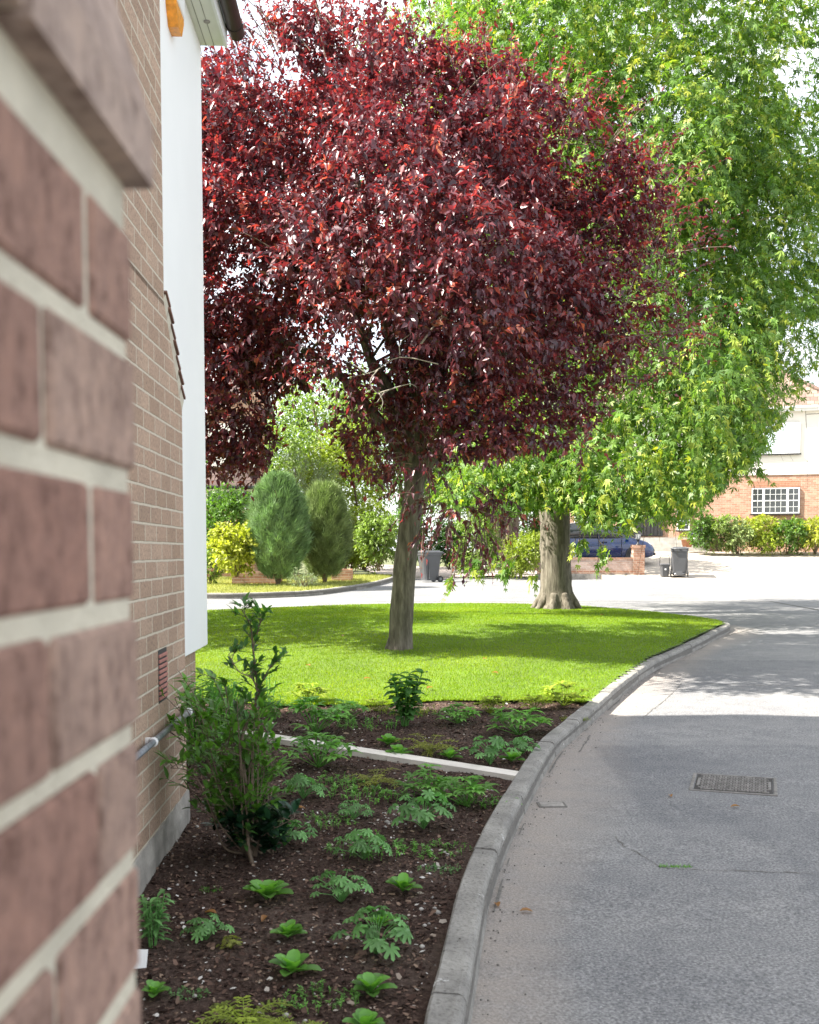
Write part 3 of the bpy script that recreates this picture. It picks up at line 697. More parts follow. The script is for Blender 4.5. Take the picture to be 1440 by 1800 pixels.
def smallcover(px, py, w, d, label):
    c = onground(px, py); t = empty('stopcock_cover', (c.x, c.y, g(c.y)), R(2), label, 'manhole cover')
    a = MB(); a.box((-w / 2, -d / 2, -.02), (w / 2, d / 2, .004), 1); a.v = [(x, y, z + SL * y) for x, y, z in a.v]; a.build('frame', [M['crack'], M['crack']], t, True)
    b_ = MB(); b_.box((-w / 2 + .012, -d / 2 + .012, -.01), (w / 2 - .012, d / 2 - .012, .006), 0, .002)
    b_.v = [(x, y, z + SL * y) for x, y, z in b_.v]; b_.build('lid', M['iron_dusty'], t, True)
M['iron_dusty'] = plain('dusty_iron', (.27, .25, .225), .9, var=.25, vs=25, bmp=.4)
smallcover(970, 1415, .15, .11, 'small dusty rectangular cover in the road close to the kerb')
smallcover(1366, 1048, .7, .5, 'distant metal cover in the sunlit turning area of the road')
tf = Leaves(); nq = 160; xs = rng.uniform(1158, 1216, nq); P = np.array([list(onground(a, 1524 + rng.normal(0, .8), .0)) for a in xs])
tf.add((np.array([(0, -.1, 0), (0, .1, 0), (1, 0, .2)]), [(0, 1, 2)]), P, rng.normal(size=(nq, 3)) * .5 + np.array([0, 0, .7]), rv(nq), rng.uniform(.008, .02, nq), rng.random(nq))
tag(tf.build('grass_tuft', M['leaf_bed']), 'thin tuft of moss and grass growing in the road seam', 'weed')

# ------------------------------------------------------------------ trees
def curve(pts, n=6): return smooth_path([Vector(p) for p in pts], n)
def bumpy_tube(mb, pts, rad, n, amp, mi=0):
    b = len(mb.v); mb.tube(pts, rad, n, mi)
    for i in range(b, len(mb.v)):
        v = mb.v[i]; k = amp * (math.sin(v[0] * 31 + v[2] * 5) * math.sin(v[1] * 27 - v[2] * 4) + .4 * math.sin(v[2] * 23 + v[0] * 60)); mb.v[i] = (v[0] + k, v[1] - k * .6, v[2])
def make_crown(lv, blobs, ntw, per, tmpl, twl, updir, droop, size, hang, tintc, seed, gap=.25, gs=.9, twigs=None, out_w=1.0, noup=0, shell=.45, clip=None):
    """blobs: (centre, radii). Twigs start in the blobs' outer part, leaves sit along them"""
    r = np.random.default_rng(seed); C = np.array([b[0] for b in blobs]); Rr = np.array([b[1] for b in blobs]); w = np.prod(Rr, 1) ** .72; w /= w.sum()
    k = r.choice(len(blobs), ntw, p=w); u = r.normal(size=(ntw, 3)); u /= np.linalg.norm(u, axis=1, keepdims=True)
    rad = (shell + (1 - shell) * r.random(ntw)) ** .7
    P0 = C[k] + u * rad[:, None] * Rr[k]
    nz = vnoise(P0[:, 0] + P0[:, 2] * .3, P0[:, 2] + P0[:, 1] * .7, gs, seed); ok = nz > -1 + 2 * gap - r.random(ntw) * .35
    P0, u, k = P0[ok], u[ok], k[ok]; n = len(P0)
    cc = C.mean(0); outd = nrm(P0 - cc) * .6 + u * .6
    D = nrm(outd * out_w + np.array([0, 0, updir]) + r.normal(size=(n, 3)) * .35)
    TL = twl * r.uniform(.5, 1.3, n); ct = np.clip(tintc + .16 * r.normal(size=n), 0, 1)
    t = np.tile(np.linspace(.05, 1, per), (n, 1)) + r.normal(0, .03, (n, per)); 
    P = P0[:, None, :] + D[:, None, :] * (TL[:, None] * t)[:, :, None]; P[:, :, 2] -= droop * (t ** 2) * TL[:, None]
    T = D[:, None, :] - np.array([0, 0, 1]) * (2 * droop * t)[:, :, None]
    A = nrm(T) * .55 + r.normal(size=(n, per, 3)) * .55 + np.array([0, 0, -hang])
    N = r.normal(size=(n, per, 3)) * .55 + np.array([0, 0, 1 + noup]) + (P - cc) * .12
    sz = size * r.uniform(.5, 1.3, (n, per)) * (1.08 - .3 * t)
    tt = np.clip(ct[:, None] + r.normal(0, .12, (n, per)) + .12 * (t - .5), 0, 1)
    P2, A2, N2, s2, t2 = P.reshape(-1, 3), A.reshape(-1, 3), N.reshape(-1, 3), sz.ravel(), tt.ravel()
    if clip is not None:
        kk = clip(P2, r); P2, A2, N2, s2, t2 = P2[kk], A2[kk], N2[kk], s2[kk], t2[kk]
    if isinstance(tmpl, list):
        wh = r.integers(0, len(tmpl), len(P2))
        for ti, tm in enumerate(tmpl): q_ = wh == ti; lv.add(tm, P2[q_], A2[q_], N2[q_], s2[q_], t2[q_])
    else: lv.add(tmpl, P2, A2, N2, s2, t2)
    if twigs is not None:
        for i in range(0, n, max(1, n // twigs[1])):
            a = P0[i]; c_ = a + D[i] * TL[i]; c_[2] -= droop * TL[i]; m_ = a + D[i] * TL[i] * .5; m_[2] -= droop * TL[i] * .25
            twigs[0].tube([a - D[i] * TL[i] * .5, a, m_, c_], [.006, .005, .0035, .0015], 4, 0, False)
def blob(px, py, r, Y, dy=0, ry=None):
    c = atY(px, py, Y + dy); rr = r / F * (Y + dy); return (list(c), [rr, ry or rr, rr])
def clumps(blobs, k, r0, r1, flat, seed, hang=0.0):
    r = np.random.default_rng(seed); out = []
    for c, rr in blobs:
        n = max(3, int(k * (rr[0] * rr[1] * rr[2]) ** .667))
        for i in range(n):
            u = r.normal(size=3); u /= np.linalg.norm(u); q = r.uniform(.62, 1.02); s = r.uniform(r0, r1)
            out.append(([c[0] + u[0] * q * rr[0], c[1] + u[1] * q * rr[1], c[2] + u[2] * q * rr[2] - hang * s], [s, s, s * flat]))
    return out
def skirt(curve_pts, Yc, holes=(), upper=None):
    """lower edge of a crown, as heights along x at the tree's distance"""
    W = [atY(a_, b_, Yc) for a_, b_ in curve_pts]; xs_, zs_ = [w_.x / Yc for w_ in W], [(w_.z - CZ) / Yc for w_ in W]
    H = [(atY(a_, b_, Yc), rr_ / F * Yc, q_) for a_, b_, rr_, q_ in holes]
    U_ = [atY(a_, b_, Yc) for a_, b_ in upper] if upper else None
    def f(P, r):
        ok = (P[:, 2] - CZ) / P[:, 1] > np.interp(P[:, 0] / P[:, 1], xs_, zs_) - np.abs(r.normal(0, .006, len(P)))
        if U_:
            wob = .022 * vnoise(P[:, 0] * 1.0, P[:, 2] * 1.0 + P[:, 1] * .8, 2.6, 3) + np.abs(r.normal(0, .006, len(P)))
            ok &= (P[:, 2] - CZ) / P[:, 1] < np.interp(P[:, 0] / P[:, 1], [w_.x / Yc for w_ in U_], [(w_.z - CZ) / Yc for w_ in U_]) + wob
        for c_, rr_, q_ in H: ok &= ~((np.hypot((P[:, 0] / P[:, 1] - c_.x / Yc) * Yc, ((P[:, 2] - CZ) / P[:, 1] - (c_.z - CZ) / Yc) * Yc) < rr_) & (r.random(len(P)) < q_))
        return ok
    return f
# purple plum
YT = onground(703, 1147, .1).y
pt = empty('plum_tree', (onground(703, 1147, .1).x, YT, g(YT) + .09), 0, 'round headed purple leaved tree on the mown lawn with one slanting grey trunk', 'tree')
tr = MB(); tp = [(701, 1160, 31), (702, 1145, 26), (704, 1120, 22), (708, 1050, 20.5), (714, 980, 19.5), (721, 920, 18.5), (726, 870, 17.5), (733, 825, 19)]
P = [atY(a, b, YT) for a, b, c in tp]; bumpy_tube(tr, curve(P, 3), [x for x in np.interp(np.linspace(0, len(tp) - 1, (len(tp) - 1) * 3 + 1), range(len(tp)), [c / F * YT for a, b, c in tp])], 20, .008)
top = P[-1]
PB = [blob(*b[:3], YT, b[3]) for b in [
 (560, 300, 230, -.6), (760, 260, 170, -.9), (880, 330, 170, -.4), (960, 380, 105, -.3), (620, 500, 190, -1.2), (450, 450, 190, -.3), (410, 640, 150, -.2), (260, 480, 220, 0), (810, 560, 150, -1.2), (930, 600, 140, -.9),
 (980, 520, 100, 0), (610, 130, 90, 0), (560, 110, 80, .2), (690, 110, 80, -.1), (400, 230, 110, 0), (790, 730, 85, -1.0), (900, 740, 90, -.6), (1080, 350, 50, -.3), (1080, 410, 50, 0), (1050, 560, 45, 0), (970, 690, 50, -.4), (790, 170, 85, 0),
 (410, 750, 80, .2), (450, 780, 50, .1), (300, 700, 120, .3), (700, 300, 220, 1.3), (850, 450, 200, 1.4), (500, 400, 220, 1.4), (650, 720, 70, -.5), (860, 200, 90, .4), (940, 250, 90, .3), (990, 640, 110, -.2), (400, 150, 60, .5), (480, 640, 90, 0), (650, 800, 60, .9), (770, 400, 105, -2.6), (630, 520, 100, -2.5), (860, 520, 85, -2.5), (720, 300, 90, -2.3), (890, 440, 70, -2.2)]]
plum_skirt = skirt([(200, 820), (355, 830), (450, 845), (480, 790), (520, 735), (570, 760), (600, 830), (680, 850), (725, 860), (760, 800), (900, 790), (1000, 775), (1050, 725), (1100, 670), (1160, 590), (1230, 560)], YT, [(530, 740, 55, .85), (575, 700, 40, .8), (560, 800, 50, .8), (640, 745, 35, .5), (480, 110, 40, .6), (410, 90, 50, .6), (730, 60, 40, .5), (1030, 290, 45, .7), (1050, 430, 45, .6), (1090, 520, 35, .6), (880, 440, 35, .35), (700, 300, 35, .3), (990, 640, 25, .5)], [(150, 60), (330, 130), (400, 90), (460, 75), (490, 20), (560, -20), (690, 10), (730, 70), (790, 85), (880, 110), (960, 165), (1040, 190), (1110, 235), (1160, 275), (1195, 380), (1215, 420), (1225, 700)])
lv = Leaves(); tw = MB()
PL = L_simple(.52, .10, .14)
make_crown(lv, clumps(PB, 8.5, .24, .55, .75, 5), 12500, 12, [PL, L_simple(.62, .16, .2), L_simple(.42, .05, .0)], .34, .6, .3, .088, .45, .42, 11, .10, 1.3, (tw, 250), shell=.2, clip=plum_skirt)
make_crown(lv, PB, 1700, 12, PL, .42, .5, .25, .085, .45, .38, 14, .12, 1.3, (tw, 100), clip=plum_skirt)
# upright leaders that break the outline
sp = [(480, 70, -85), (440, 130, -100), (500, 40, -80), (560, 30, -95), (620, 20, -90), (690, 50, -80), (740, 60, -60), (780, 110, -45), (370, 150, -110), (400, 110, -100), (840, 110, -70), (900, 150, -60), (960, 190, -40), (1060, 220, -35), (1120, 260, -25), (1150, 300, -15), (1170, 420, -5), (1150, 470, 5), (1170, 580, 15), (1130, 380, -20), (1000, 210, -60), (1080, 480, 0), (1090, 650, 25), (1040, 740, 40)]
sprays = []
for a, b, an in sp:
    for q in range(3):
        c = atY(a + random.uniform(-25, 25), b + random.uniform(-5, 30), YT + random.uniform(-.8, .8)); sprays.append((list(c), [.22, .22, .22]))
make_crown(lv, sprays, 420, 14, PL, .55, .9, .12, .066, .35, .45, 12, -1, 1, (tw, 150))
# hanging branch by the trunk
hb = [(730, 860, 32), (760, 900, 42), (800, 890, 45), (770, 945, 26), (850, 920, 40), (880, 890, 30), (820, 960, 26), (740, 800, 60), (835, 860, 38), (900, 905, 22), (745, 930, 22)]
make_crown(lv, [blob(a, b, r_, YT - 1.0) for a, b, r_ in hb], 105, 9, L_simple(.5, .1, .2), .26, -.4, .3, .078, .9, .42, 13, -1, 1, (tw, 60))
def limb(mb, p0, p1, r0, r1, sag=.0, jit=.12, n=5, amp=.004):
    p0, p1 = Vector(p0), Vector(p1); pts = []
    for i in range(n + 1):
        t = i / n; p = p0.lerp(p1, t); p.z += sag * math.sin(math.pi * t)
        if 0 < i < n: p += Vector((random.gauss(0, jit), random.gauss(0, jit), random.gauss(0, jit))) * (p1 - p0).length * .12
        pts.append(p)
    c_ = curve(pts, 3); k = len(c_); bumpy_tube(mb, c_, [r0 + (r1 - r0) * (i / (k - 1)) ** .8 for i in range(k)], 7, amp)
    return c_
tops = []
for (a, b, dy) in ((640, 600, -.3), (560, 420, -.4), (700, 380, -.5), (830, 430, -.4), (950, 560, -.5), (450, 560, 0), (760, 250, .3), (600, 200, 0), (1020, 420, .2), (880, 700, -.7)):
    c_ = limb(tr, top - Vector((0, 0, .12)), atY(a, b, YT + dy), .085, .02, .25); tops.append(c_)
    for q in range(5):
        s_ = c_[random.randint(4, len(c_) - 1)]; e = s_ + Vector((random.gauss(0, .7), random.gauss(0, .7), random.uniform(.2, 1.2))); limb(tr, s_, e, .02, .005, .05, .1, 3, .001)
tr.build('trunk', M['bark_plum'], pt)
dw = MB()
for pts in ([(770, 640), (700, 625), (660, 650), (615, 662)], [(665, 645), (652, 672), (668, 690), (690, 688)], [(668, 690), (720, 680), (735, 676)], [(735, 610), (760, 575), (790, 545)], [(742, 612), (764, 572), (772, 556)], [(676, 694), (664, 706)], [(640, 655), (628, 640), (612, 636)], [(700, 625), (705, 600), (722, 585)], [(655, 680), (640, 690)], [(668, 690), (672, 712), (666, 725)]):
    dw.tube(curve([atY(a + random.uniform(-3, 3), b + random.uniform(-5, 5), YT - 2.3) for a, b in pts], 4), [.0065 * (1 - .75 * i / ((len(pts) - 1) * 4)) for i in range((len(pts) - 1) * 4 + 1)], 5, 0)
dw.build('dead_branch', M['deadwood'], pt)
tag(tw.build('branchwork', M['twig'], pt), kind='stuff')
lv.build('crown', M['plum'], pt)

# silver maple with hanging sprays
YM = onground(980, 1070, .1).y
mt_ = empty('maple_tree', (onground(978, 1070, .1).x, YM, g(YM) + .12), 0, 'huge light green tree with drooping foliage and thick flared trunk behind the purple one', 'tree')
tr = MB(); tp = [(979, 1082, 44), (979, 1068, 38), (979, 1058, 32), (978, 1040, 28), (977, 1000, 26.5), (976, 940, 26), (975, 880, 26), (975, 780, 25), (985, 640, 22)]
P = [atY(a, b, YM) for a, b, c in tp]; cv = curve(P, 3); rd = np.interp(np.linspace(0, len(tp) - 1, len(cv)), range(len(tp)), [c / F * YM for a, b, c in tp])
bumpy_tube(tr, cv, list(rd), 28, .018)
for an in range(9):   # root flare
    a = an * .7 + .2; b0 = atY(979, 1050, YM); r_ = .24
    tr.tube(curve([b0 + Vector((math.cos(a) * r_, math.sin(a) * r_, .05)), b0 + Vector((math.cos(a) * .37, math.sin(a) * .37, -.13)), b0 + Vector((math.cos(a) * .52, math.sin(a) * .52, -.30))], 4), [.09, .085, .08, .08, .075, .06, .05, .045, .03], 8)
top = P[-1]
MBl = [blob(*b[:3], YM, b[3]) for b in [
 (1000, 100, 230, -.5), (1200, 120, 220, -1), (820, 60, 130, 1), (1360, 250, 190, -.5), (1250, 350, 200, -2), (1420, 420, 190, -.5), (1330, 560, 150, -1.2), (1200, 560, 170, -2.5), (1100, 300, 190, -1.5), (1450, 120, 120, .5),
 (1130, 700, 130, -2.8), (1260, 720, 100, -2), (980, 700, 130, -1.8), (1070, 790, 85, -3), (900, 800, 70, -1.5), (1180, 790, 70, -2.5), (970, 790, 65, -2.4), (1100, 540, 170, -2.5), (950, 450, 230, 1), (1150, 450, 230, 2.5), (1350, 350, 220, 2.5), (900, 200, 180, 2),
 (1100, 150, 220, 2.5), (1060, -60, 230, 0), (1270, -60, 230, 0), (1300, 770, 45, -2), (860, 850, 45, -2), (1450, 600, 90, .5), (1020, 600, 150, 1), (880, 700, 120, 1), (1230, 790, 50, -1), (1120, 820, 55, -1.5), (1000, 120, 200, -1.5)]]
maple_skirt = skirt([(600, 860), (760, 870), (850, 895), (930, 890), (950, 885), (1005, 890), (1030, 920), (1090, 925), (1150, 900), (1185, 915), (1230, 885), (1280, 835), (1330, 800), (1370, 740), (1400, 690), (1440, 655), (1600, 600)], YM, [(1425, 620, 60, .75), (1420, 130, 50, .7), (1425, 230, 40, .5), (1370, 690, 30, .6), (1100, 380, 40, .4)])
lv = Leaves(); tw = MB()
ML = [L_lobed([(0, 1), (44, .8), (-50, .75)], .22, .15), L_lobed([(0, 1), (30, .8), (-34, .85), (72, .5), (-70, .55)], .20, .2), L_lobed([(0, 1), (25, .6)], .26, .3), L_lobed([(-10, .9), (38, .7), (-60, .6)], .17, -.1)]
make_crown(lv, clumps(MBl, 3.3, .45, .95, 1.35, 6, .5), 13500, 12, ML, .55, -.05, .8, .135, .6, .48, 21, .04, .55, (tw, 250), shell=.15, clip=maple_skirt)
make_crown(lv, MBl, 1500, 11, ML, .75, .15, .75, .135, .55, .36, 24, .12, .55, (tw, 100), shell=.3, clip=maple_skirt)
# long hanging strands round the lower rim and outer edge
rim = [(1330, 620, 60, -1.2), (1280, 690, 60, -1.6), (1400, 600, 40, -.5), (1340, 670, 40, -1), (1295, 760, 35, -1.4), (1250, 770, 45, -1.6), (1205, 820, 35, -2), (1150, 830, 40, -2.3), (1090, 845, 40, -2.4), (1040, 860, 36, -2.6), (900, 860, 40, -2), (850, 850, 40, -1.8), (810, 860, 34, -1.5), (870, 900, 26, -2), (1430, 640, 26, 0), (1420, 510, 50, 0), (1010, 820, 50, -2.6), (930, 850, 36, -2.5), (1335, 700, 35, -1), (1220, 740, 55, -2), (1060, 895, 22, -2.6), (1175, 880, 18, -2), (905, 925, 20, -2)]
make_crown(lv, [blob(a, b, r_, YM, d) for a, b, r_, d in rim], 1300, 10, ML, .42, -.3, .7, .12, .7, .45, 22, -.2, .6, (tw, 100), clip=maple_skirt)
str_ = [(880, 1000, -2), (792, 1010, -1.6), (882, 980, -2), (1055, 985, -3), (1055, 955, -3), (1020, 950, -2.8), (940, 1000, -2.3), (845, 990, -2), (1395, 650, -.5), (1300, 820, -1.3), (1325, 830, -1.3), (900, 985, -2.1)]
make_crown(lv, [(list(atY(a, b, YM + d)), [.10, .10, .12]) for a, b, d in str_], 46, 5, L_lobed([(0, 1), (35, .85), (-35, .85), (70, .55), (-70, .55)], .22, .12), .22, -.6, .5, .15, .6, .5, 23, -1, 1, (tw, 46))
for a, b, d in str_:
    p = atY(a, b, YM + d); tw.tube(curve([p + Vector((.0, .1, .9)), p + Vector((random.gauss(0, .05), 0, .4)), p - Vector((0, 0, .05))], 3), [.006, .005, .005, .004, .004, .003, .003], 4, 0, False)
for (a, b, dy) in ((900, 500, 0), (1050, 350, -.6), (1150, 480, -1.2), (1250, 350, -.6), (1100, 620, -1.6), (960, 250, .5), (1330, 300, 0), (1180, 200, .3), (1250, 560, -1), (880, 650, 1)):
    c_ = limb(tr, top - Vector((0, 0, random.uniform(.1, 1.6))), atY(a, b, YM + dy), .16, .03, .5, .1, 5, .01)
    for q in range(5):
        s_ = c_[random.randint(4, len(c_) - 1)]; limb(tr, s_, s_ + Vector((random.gauss(0, 1.2), random.gauss(0, 1), random.uniform(-.4, 1.8))), .035, .008, .1, .1, 3, .002)
tr.build('trunk', M['bark_maple'], mt_); tag(tw.build('branchwork', M['twig'], mt_), kind='stuff'); lv.build('crown', M['maple'], mt_)

# ------------------------------------------------------------------ shrubs and garden trees
def shrub(name, px, py, wpx, hpx, Y=None, mat='leaf_mid', label='', cat='shrub', n=3500, leaf=.07, tmpl=None, up=.3, droop=.2, hang=.2, gap=.12, depth=.8, trunk=0, group=None, seed=None, shape=1.0, z0=None, tw_n=60, twl=None, per=9):
    base = atY(px, py, Y) if Y else onground(px, py)
    Y = base.y; w = wpx / F * Y; h = hpx / F * Y
    t = empty(name, base, 0, label, cat, group); lv = Leaves(); st = MB()
    bl = []; seed = seed or int(px * 7 + py); r = random.Random(seed)
    ground_c = h * (.5 if not trunk else .5 + trunk * .5); hh = h - (trunk * h)
    nb = 9
    bl.append(((base.x, base.y, base.z + ground_c), (w * .36, w * .36 * depth, hh * .40)))
    for i in range(nb):
        a = r.uniform(0, 6.28); zz = r.uniform(.22, .80); prof = math.sin(math.pi * (zz ** shape)) ** .55
        rr = w * .5 * prof * .62
        bl.append(((base.x + math.cos(a) * rr, base.y + math.sin(a) * rr * depth, base.z + trunk * h + hh * zz), (w * .21, w * .21, hh * .2)))
    make_crown(lv, bl, max(20, n // per), per, tmpl or L_simple(.45, .1, .15), twl or w * .16, up, droop, leaf, hang, .5, seed, gap, 2.2, (st, tw_n))
    for i in range(5):
        b_ = r.choice(bl); st.tube(curve([base + Vector((r.uniform(-.05, .05), r.uniform(-.05, .05), -.03)), base.lerp(Vector(b_[0]), .5) + Vector((r.gauss(0, .05) * w, 0, 0)), Vector(b_[0])], 3), [max(.012, w * (.016 + trunk * .03)) * (1 - .11 * k) for k in range(7)], 6)
    st.build('stem', M['twig'], t); lv.build('foliage', M[mat], t); return t
NEED = L_simple(.14, .0, .05); RND = L_round(.62)
# two clipped conifers on the verge
def conifer(px, py, wpx, hpx, mat, label, seed, n=11000):
    base = onground(px, py, .08); Y = base.y; w, h = wpx / F * Y / 2, hpx / F * Y
    t = empty('conifer', base, 0, label, 'conifer', None); r = np.random.default_rng(seed)
    z = r.beta(1.6, 1.35, n); pr = np.sin(math.pi * np.clip(z * .92 + .05, 0, 1)) ** .6 * (1.08 - .18 * z); a = r.uniform(0, 6.283, n)
    lump = 1 + .13 * vnoise(a * 2, z * 7, 1.6, seed) + .07 * np.sin(a * 11 - z * 17)
    rad = w * pr * lump * (.68 + .34 * r.random(n) ** .6)
    P = np.stack([base.x + rad * np.cos(a), base.y + rad * np.sin(a), base.z + .06 * h + z * h * .90], -1)
    O = np.stack([np.cos(a), np.sin(a), 0 * a], -1); A = O * .55 + np.array([.15, 0, 1.0]) + r.normal(size=(n, 3)) * .36
    lv = Leaves(); lv.add(L_lobed([(0, 1), (22, .75), (-22, .75), (0, .6)], .06, -.08), P, A, O + r.normal(size=(n, 3)) * .4, r.uniform(.14, .36, n), np.clip(.5 + .35 * vnoise(a * 2, z * 7, 1.6, seed) + r.normal(0, .17, n), 0, 1))
    core = MB(); 
    for q in range(14):
        aa = q * .449; core.tube(curve([base + Vector((0, 0, -.05)), base + Vector((math.cos(aa) * w * .25, math.sin(aa) * w * .25, h * .3)), base + Vector((math.cos(aa) * w * .45, math.sin(aa) * w * .45, h * (.6 + .02 * q)))], 3), [.035, .03, .026, .022, .018, .014, .01], 5)
    core.build('stem', M['twig'], t); lv.build('foliage', M[mat], t)
conifer(489, 1032, 98, 200, 'leaf_glaucous', 'plump blue green conifer bush rising over the brick planter', 31)
conifer(571, 1028, 84, 178, 'leaf_olive', 'narrower olive green conifer bush with bare brown base next to the plumper one', 32)
# planters
def planter(px0, px1, py_top, py_bot, depth, label):
    a = onground((px0 + px1) / 2, py_bot, .06); Y = a.y; x0, x1 = atY(px0, py_bot, Y).x, atY(px1, py_bot, Y).x; h = (py_bot - py_top) / F * Y
    t = empty('brick_planter', (a.x, Y, a.z), 0, label, 'planter'); mb = MB(); th = .11; X0, X1 = x0 - a.x, x1 - a.x
    mb.box((X0, 0, -.1), (X1, th, h), 0); mb.box((X0, depth - th, -.1), (X1, depth, h), 0)
    mb.box((X0, th, -.1), (X0 + th, depth - th, h - .002), 1); mb.box((X1 - th, th, -.1), (X1, depth - th, h - .002), 1); mb.build('brick_sides', [M['brick_far'], M['brick_far_x']], t, True)
    s_ = MB(); s_.box((X0 + th, th, -.05), (X1 - th, depth - th, h - .06)); s_.build('soil', M['soil'], t, True)
planter(408, 486, 1006, 1031, 1.4, 'low brick planter box at the foot of the plump conifer with yellow shrub inside')
planter(583, 617, 1001, 1026, 1.2, 'short orange brick planter box beside the narrower conifer')
SH = [  # px, py, w, h, Y, mat, label, kw
 (415, 1012, 92, 100, 29, 'leaf_lime', 'glossy yellow green shrub in the brick planter against the dark round bush', dict(n=3600, leaf=.12, tmpl=RND)),
 (398, 985, 96, 148, 33, 'leaf_mid', 'dense round dark green bush below the tiled porch roof', dict(n=9000, leaf=.09, tmpl=RND, gap=.03)),
 (370, 1030, 40, 70, 29.5, 'leaf_light', 'pale green shrub half hidden by the white cladding', dict(n=1500, leaf=.09)),
 (535, 1036, 60, 34, 28, 'leaf_grey', 'straggly pale grey green weeds between the two conifers', dict(n=1400, leaf=.09, tmpl=NEED, up=.9)),
 (558, 895, 70, 0, 0, None, '', {}),
 (640, 1000, 90, 118, 37, 'leaf_yellowgreen', 'bright yellow green hedge shrub just left of the purple tree trunk', dict(n=5200, leaf=.13)),
 (618, 1000, 62, 90, 38, 'leaf_pink', 'pinkish tipped shrub at the left end of the far hedge', dict(n=3600, leaf=.12)),
 (665, 1002, 70, 100, 36, 'leaf_light', 'light green shrub in the far hedge directly behind the purple tree trunk', dict(n=4000, leaf=.12)),
 (725, 1000, 70, 120, 38, 'leaf_mid', 'mid green shrub in the far hedge behind the grey wheelie bin', dict(n=4200, leaf=.12)),
 (790, 1000, 66, 90, 38, 'leaf_dark', 'dark green shrub in the far hedge right of the grey wheelie bin', dict(n=4200, leaf=.11)),
 (835, 1010, 84, 110, 37.5, 'leaf_light', 'pale green bushy shrub under the hanging purple spray', dict(n=4600, leaf=.12)),
 (875, 1000, 70, 130, 41, 'leaf_mid', 'tall green shrub behind the pale bush right of the hanging purple spray', dict(n=4600, leaf=.13)),
 (915, 1012, 90, 78, 36.5, 'leaf_yellowgreen', 'low yellow green spreading shrub left of the thick tree trunk', dict(n=5000, leaf=.10)),
 (960, 1000, 80, 140, 40, 'leaf_mid', 'tall green shrub directly behind the thick tree trunk', dict(n=3600, leaf=.13)),
]
for px, py, w, h, Y, mat, lab, kw in SH:
    if mat:
        kw = dict(kw); kw['n'] = int(kw['n'] * (1.5 if Y > 35 else 1)); kw.setdefault('gap', .02 if Y > 35 else .12); shrub('shrub', px, py, w, h, Y, mat, lab, **kw)
RB = [(1262, 968, 60, 62, 'leaf_light', 'pale leafy bush at the left end of the border under the far house window', 0), (1297, 972, 70, 66, 'leaf_olive', 'rounded olive green bush in the border of the far house, second from its left end', 0),
      (1342, 970, 66, 68, 'leaf_yellowgreen', 'yellow green bush below the ground floor grid window of the far house', 0), (1385, 972, 66, 62, 'leaf_mid', 'mid green arching bush in the far border right of the yellow green one', 0), (1432, 972, 74, 66, 'leaf_lime', 'bright lime bush at the right end of the far border', 0),
      (1232, 962, 44, 66, 'leaf_mid', 'loose green climber beside the purple flower pot', 0), (1320, 960, 90, 52, 'leaf_lime', 'low lime green plant behind the olive bush in the far border', .8), (1410, 960, 80, 50, 'leaf_yellowgreen', 'yellowish plant behind the arching bush in the far border', .8)]
for px, py, w, h, mat, lab, dy in RB: shrub('border_shrub', px, py, w, h, 42.2 + dy, mat, lab, n=2600, leaf=.13, up=.5, droop=.45)
# garden trees beyond
BT = [('background_tree', 560, 985, 250, 330, 46, 'leaf_light', 'airy pale green tree seen through the gap under the purple crown', dict(n=15000, leaf=.20, trunk=.25, gap=.2)),
      ('background_tree', 545, 980, 110, 190, 40, 'leaf_grey', 'grey green feathery tree right behind the two conifers', dict(n=8000, leaf=.15, tmpl=NEED, trunk=.15, up=.8)),
      ('background_tree', 700, 985, 240, 360, 50, 'leaf_mid', 'darker green tree behind the purple tree trunk', dict(n=13000, leaf=.22, trunk=.2)),
      ('background_tree', 860, 985, 240, 300, 52, 'leaf_light', 'light green tree in the distance between the two tree trunks', dict(n=12000, leaf=.22, trunk=.2)),
      ('background_tree', 610, 985, 150, 260, 43, 'leaf_yellowgreen', 'yellowish green tree just left of the purple tree trunk', dict(n=9000, leaf=.16, trunk=.2, gap=.2)),
      ('background_tree', 1010, 960, 300, 420, 62, 'leaf_mid', 'tall green tree rising behind the far brick house', dict(n=11000, leaf=.28, trunk=.2)),
      ('background_tree', 505, 975, 90, 330, 52, 'leaf_dark', 'slim dark evergreen tree behind the left house corner', dict(n=6000, leaf=.2, trunk=.05))]
for nm, px, py, w, h, Y, mat, lab, kw in BT: shrub(nm, px, py, w, h, Y, mat, lab, 'tree', **kw)
# a small tree on the lawn behind the house throws the dappled shade on the left of the lawn
shx = Vector((-5.4, 15.6, g(16)))
def shade_tree():
    t = empty('lawn_tree', shx, 0, 'small green tree on the lawn hidden behind the white clad house', 'tree'); lv = Leaves(); st = MB()
    bl = [((shx.x + a, shx.y + b, shx.z + c), (1.1, 1.4, .9)) for a, b, c in ((0, 0, 3.2), (.9, -1.3, 2.8), (-.9, 1.2, 3.2), (.5, 2.6, 3.0), (-.2, -2.0, 3.3), (.2, .3, 4.6), (-.3, 3.3, 4.0), (0, 1.6, 4.8))]
    make_crown(lv, bl, 3200, 9, L_simple(.5, .1, .1), .5, .3, .3, .13, .3, .5, 77, .2, 1.2, (st, 30))
    for b_ in bl: st.tube(curve([shx, shx + Vector((0, 0, 1.6)), Vector(b_[0])], 3), [.14, .13, .12, .1, .08, .06, .03], 8)
    st.build('trunk', M['bark_plum'], t); lv.build('crown', M['leaf_mid'], t)
shade_tree()
shrub('background_tree', 890, 1016, 250, 390, 38.5, 'leaf_mid', 'garden tree behind the low wall and the drooping green crown', 'tree', n=11000, leaf=.22, trunk=.45)

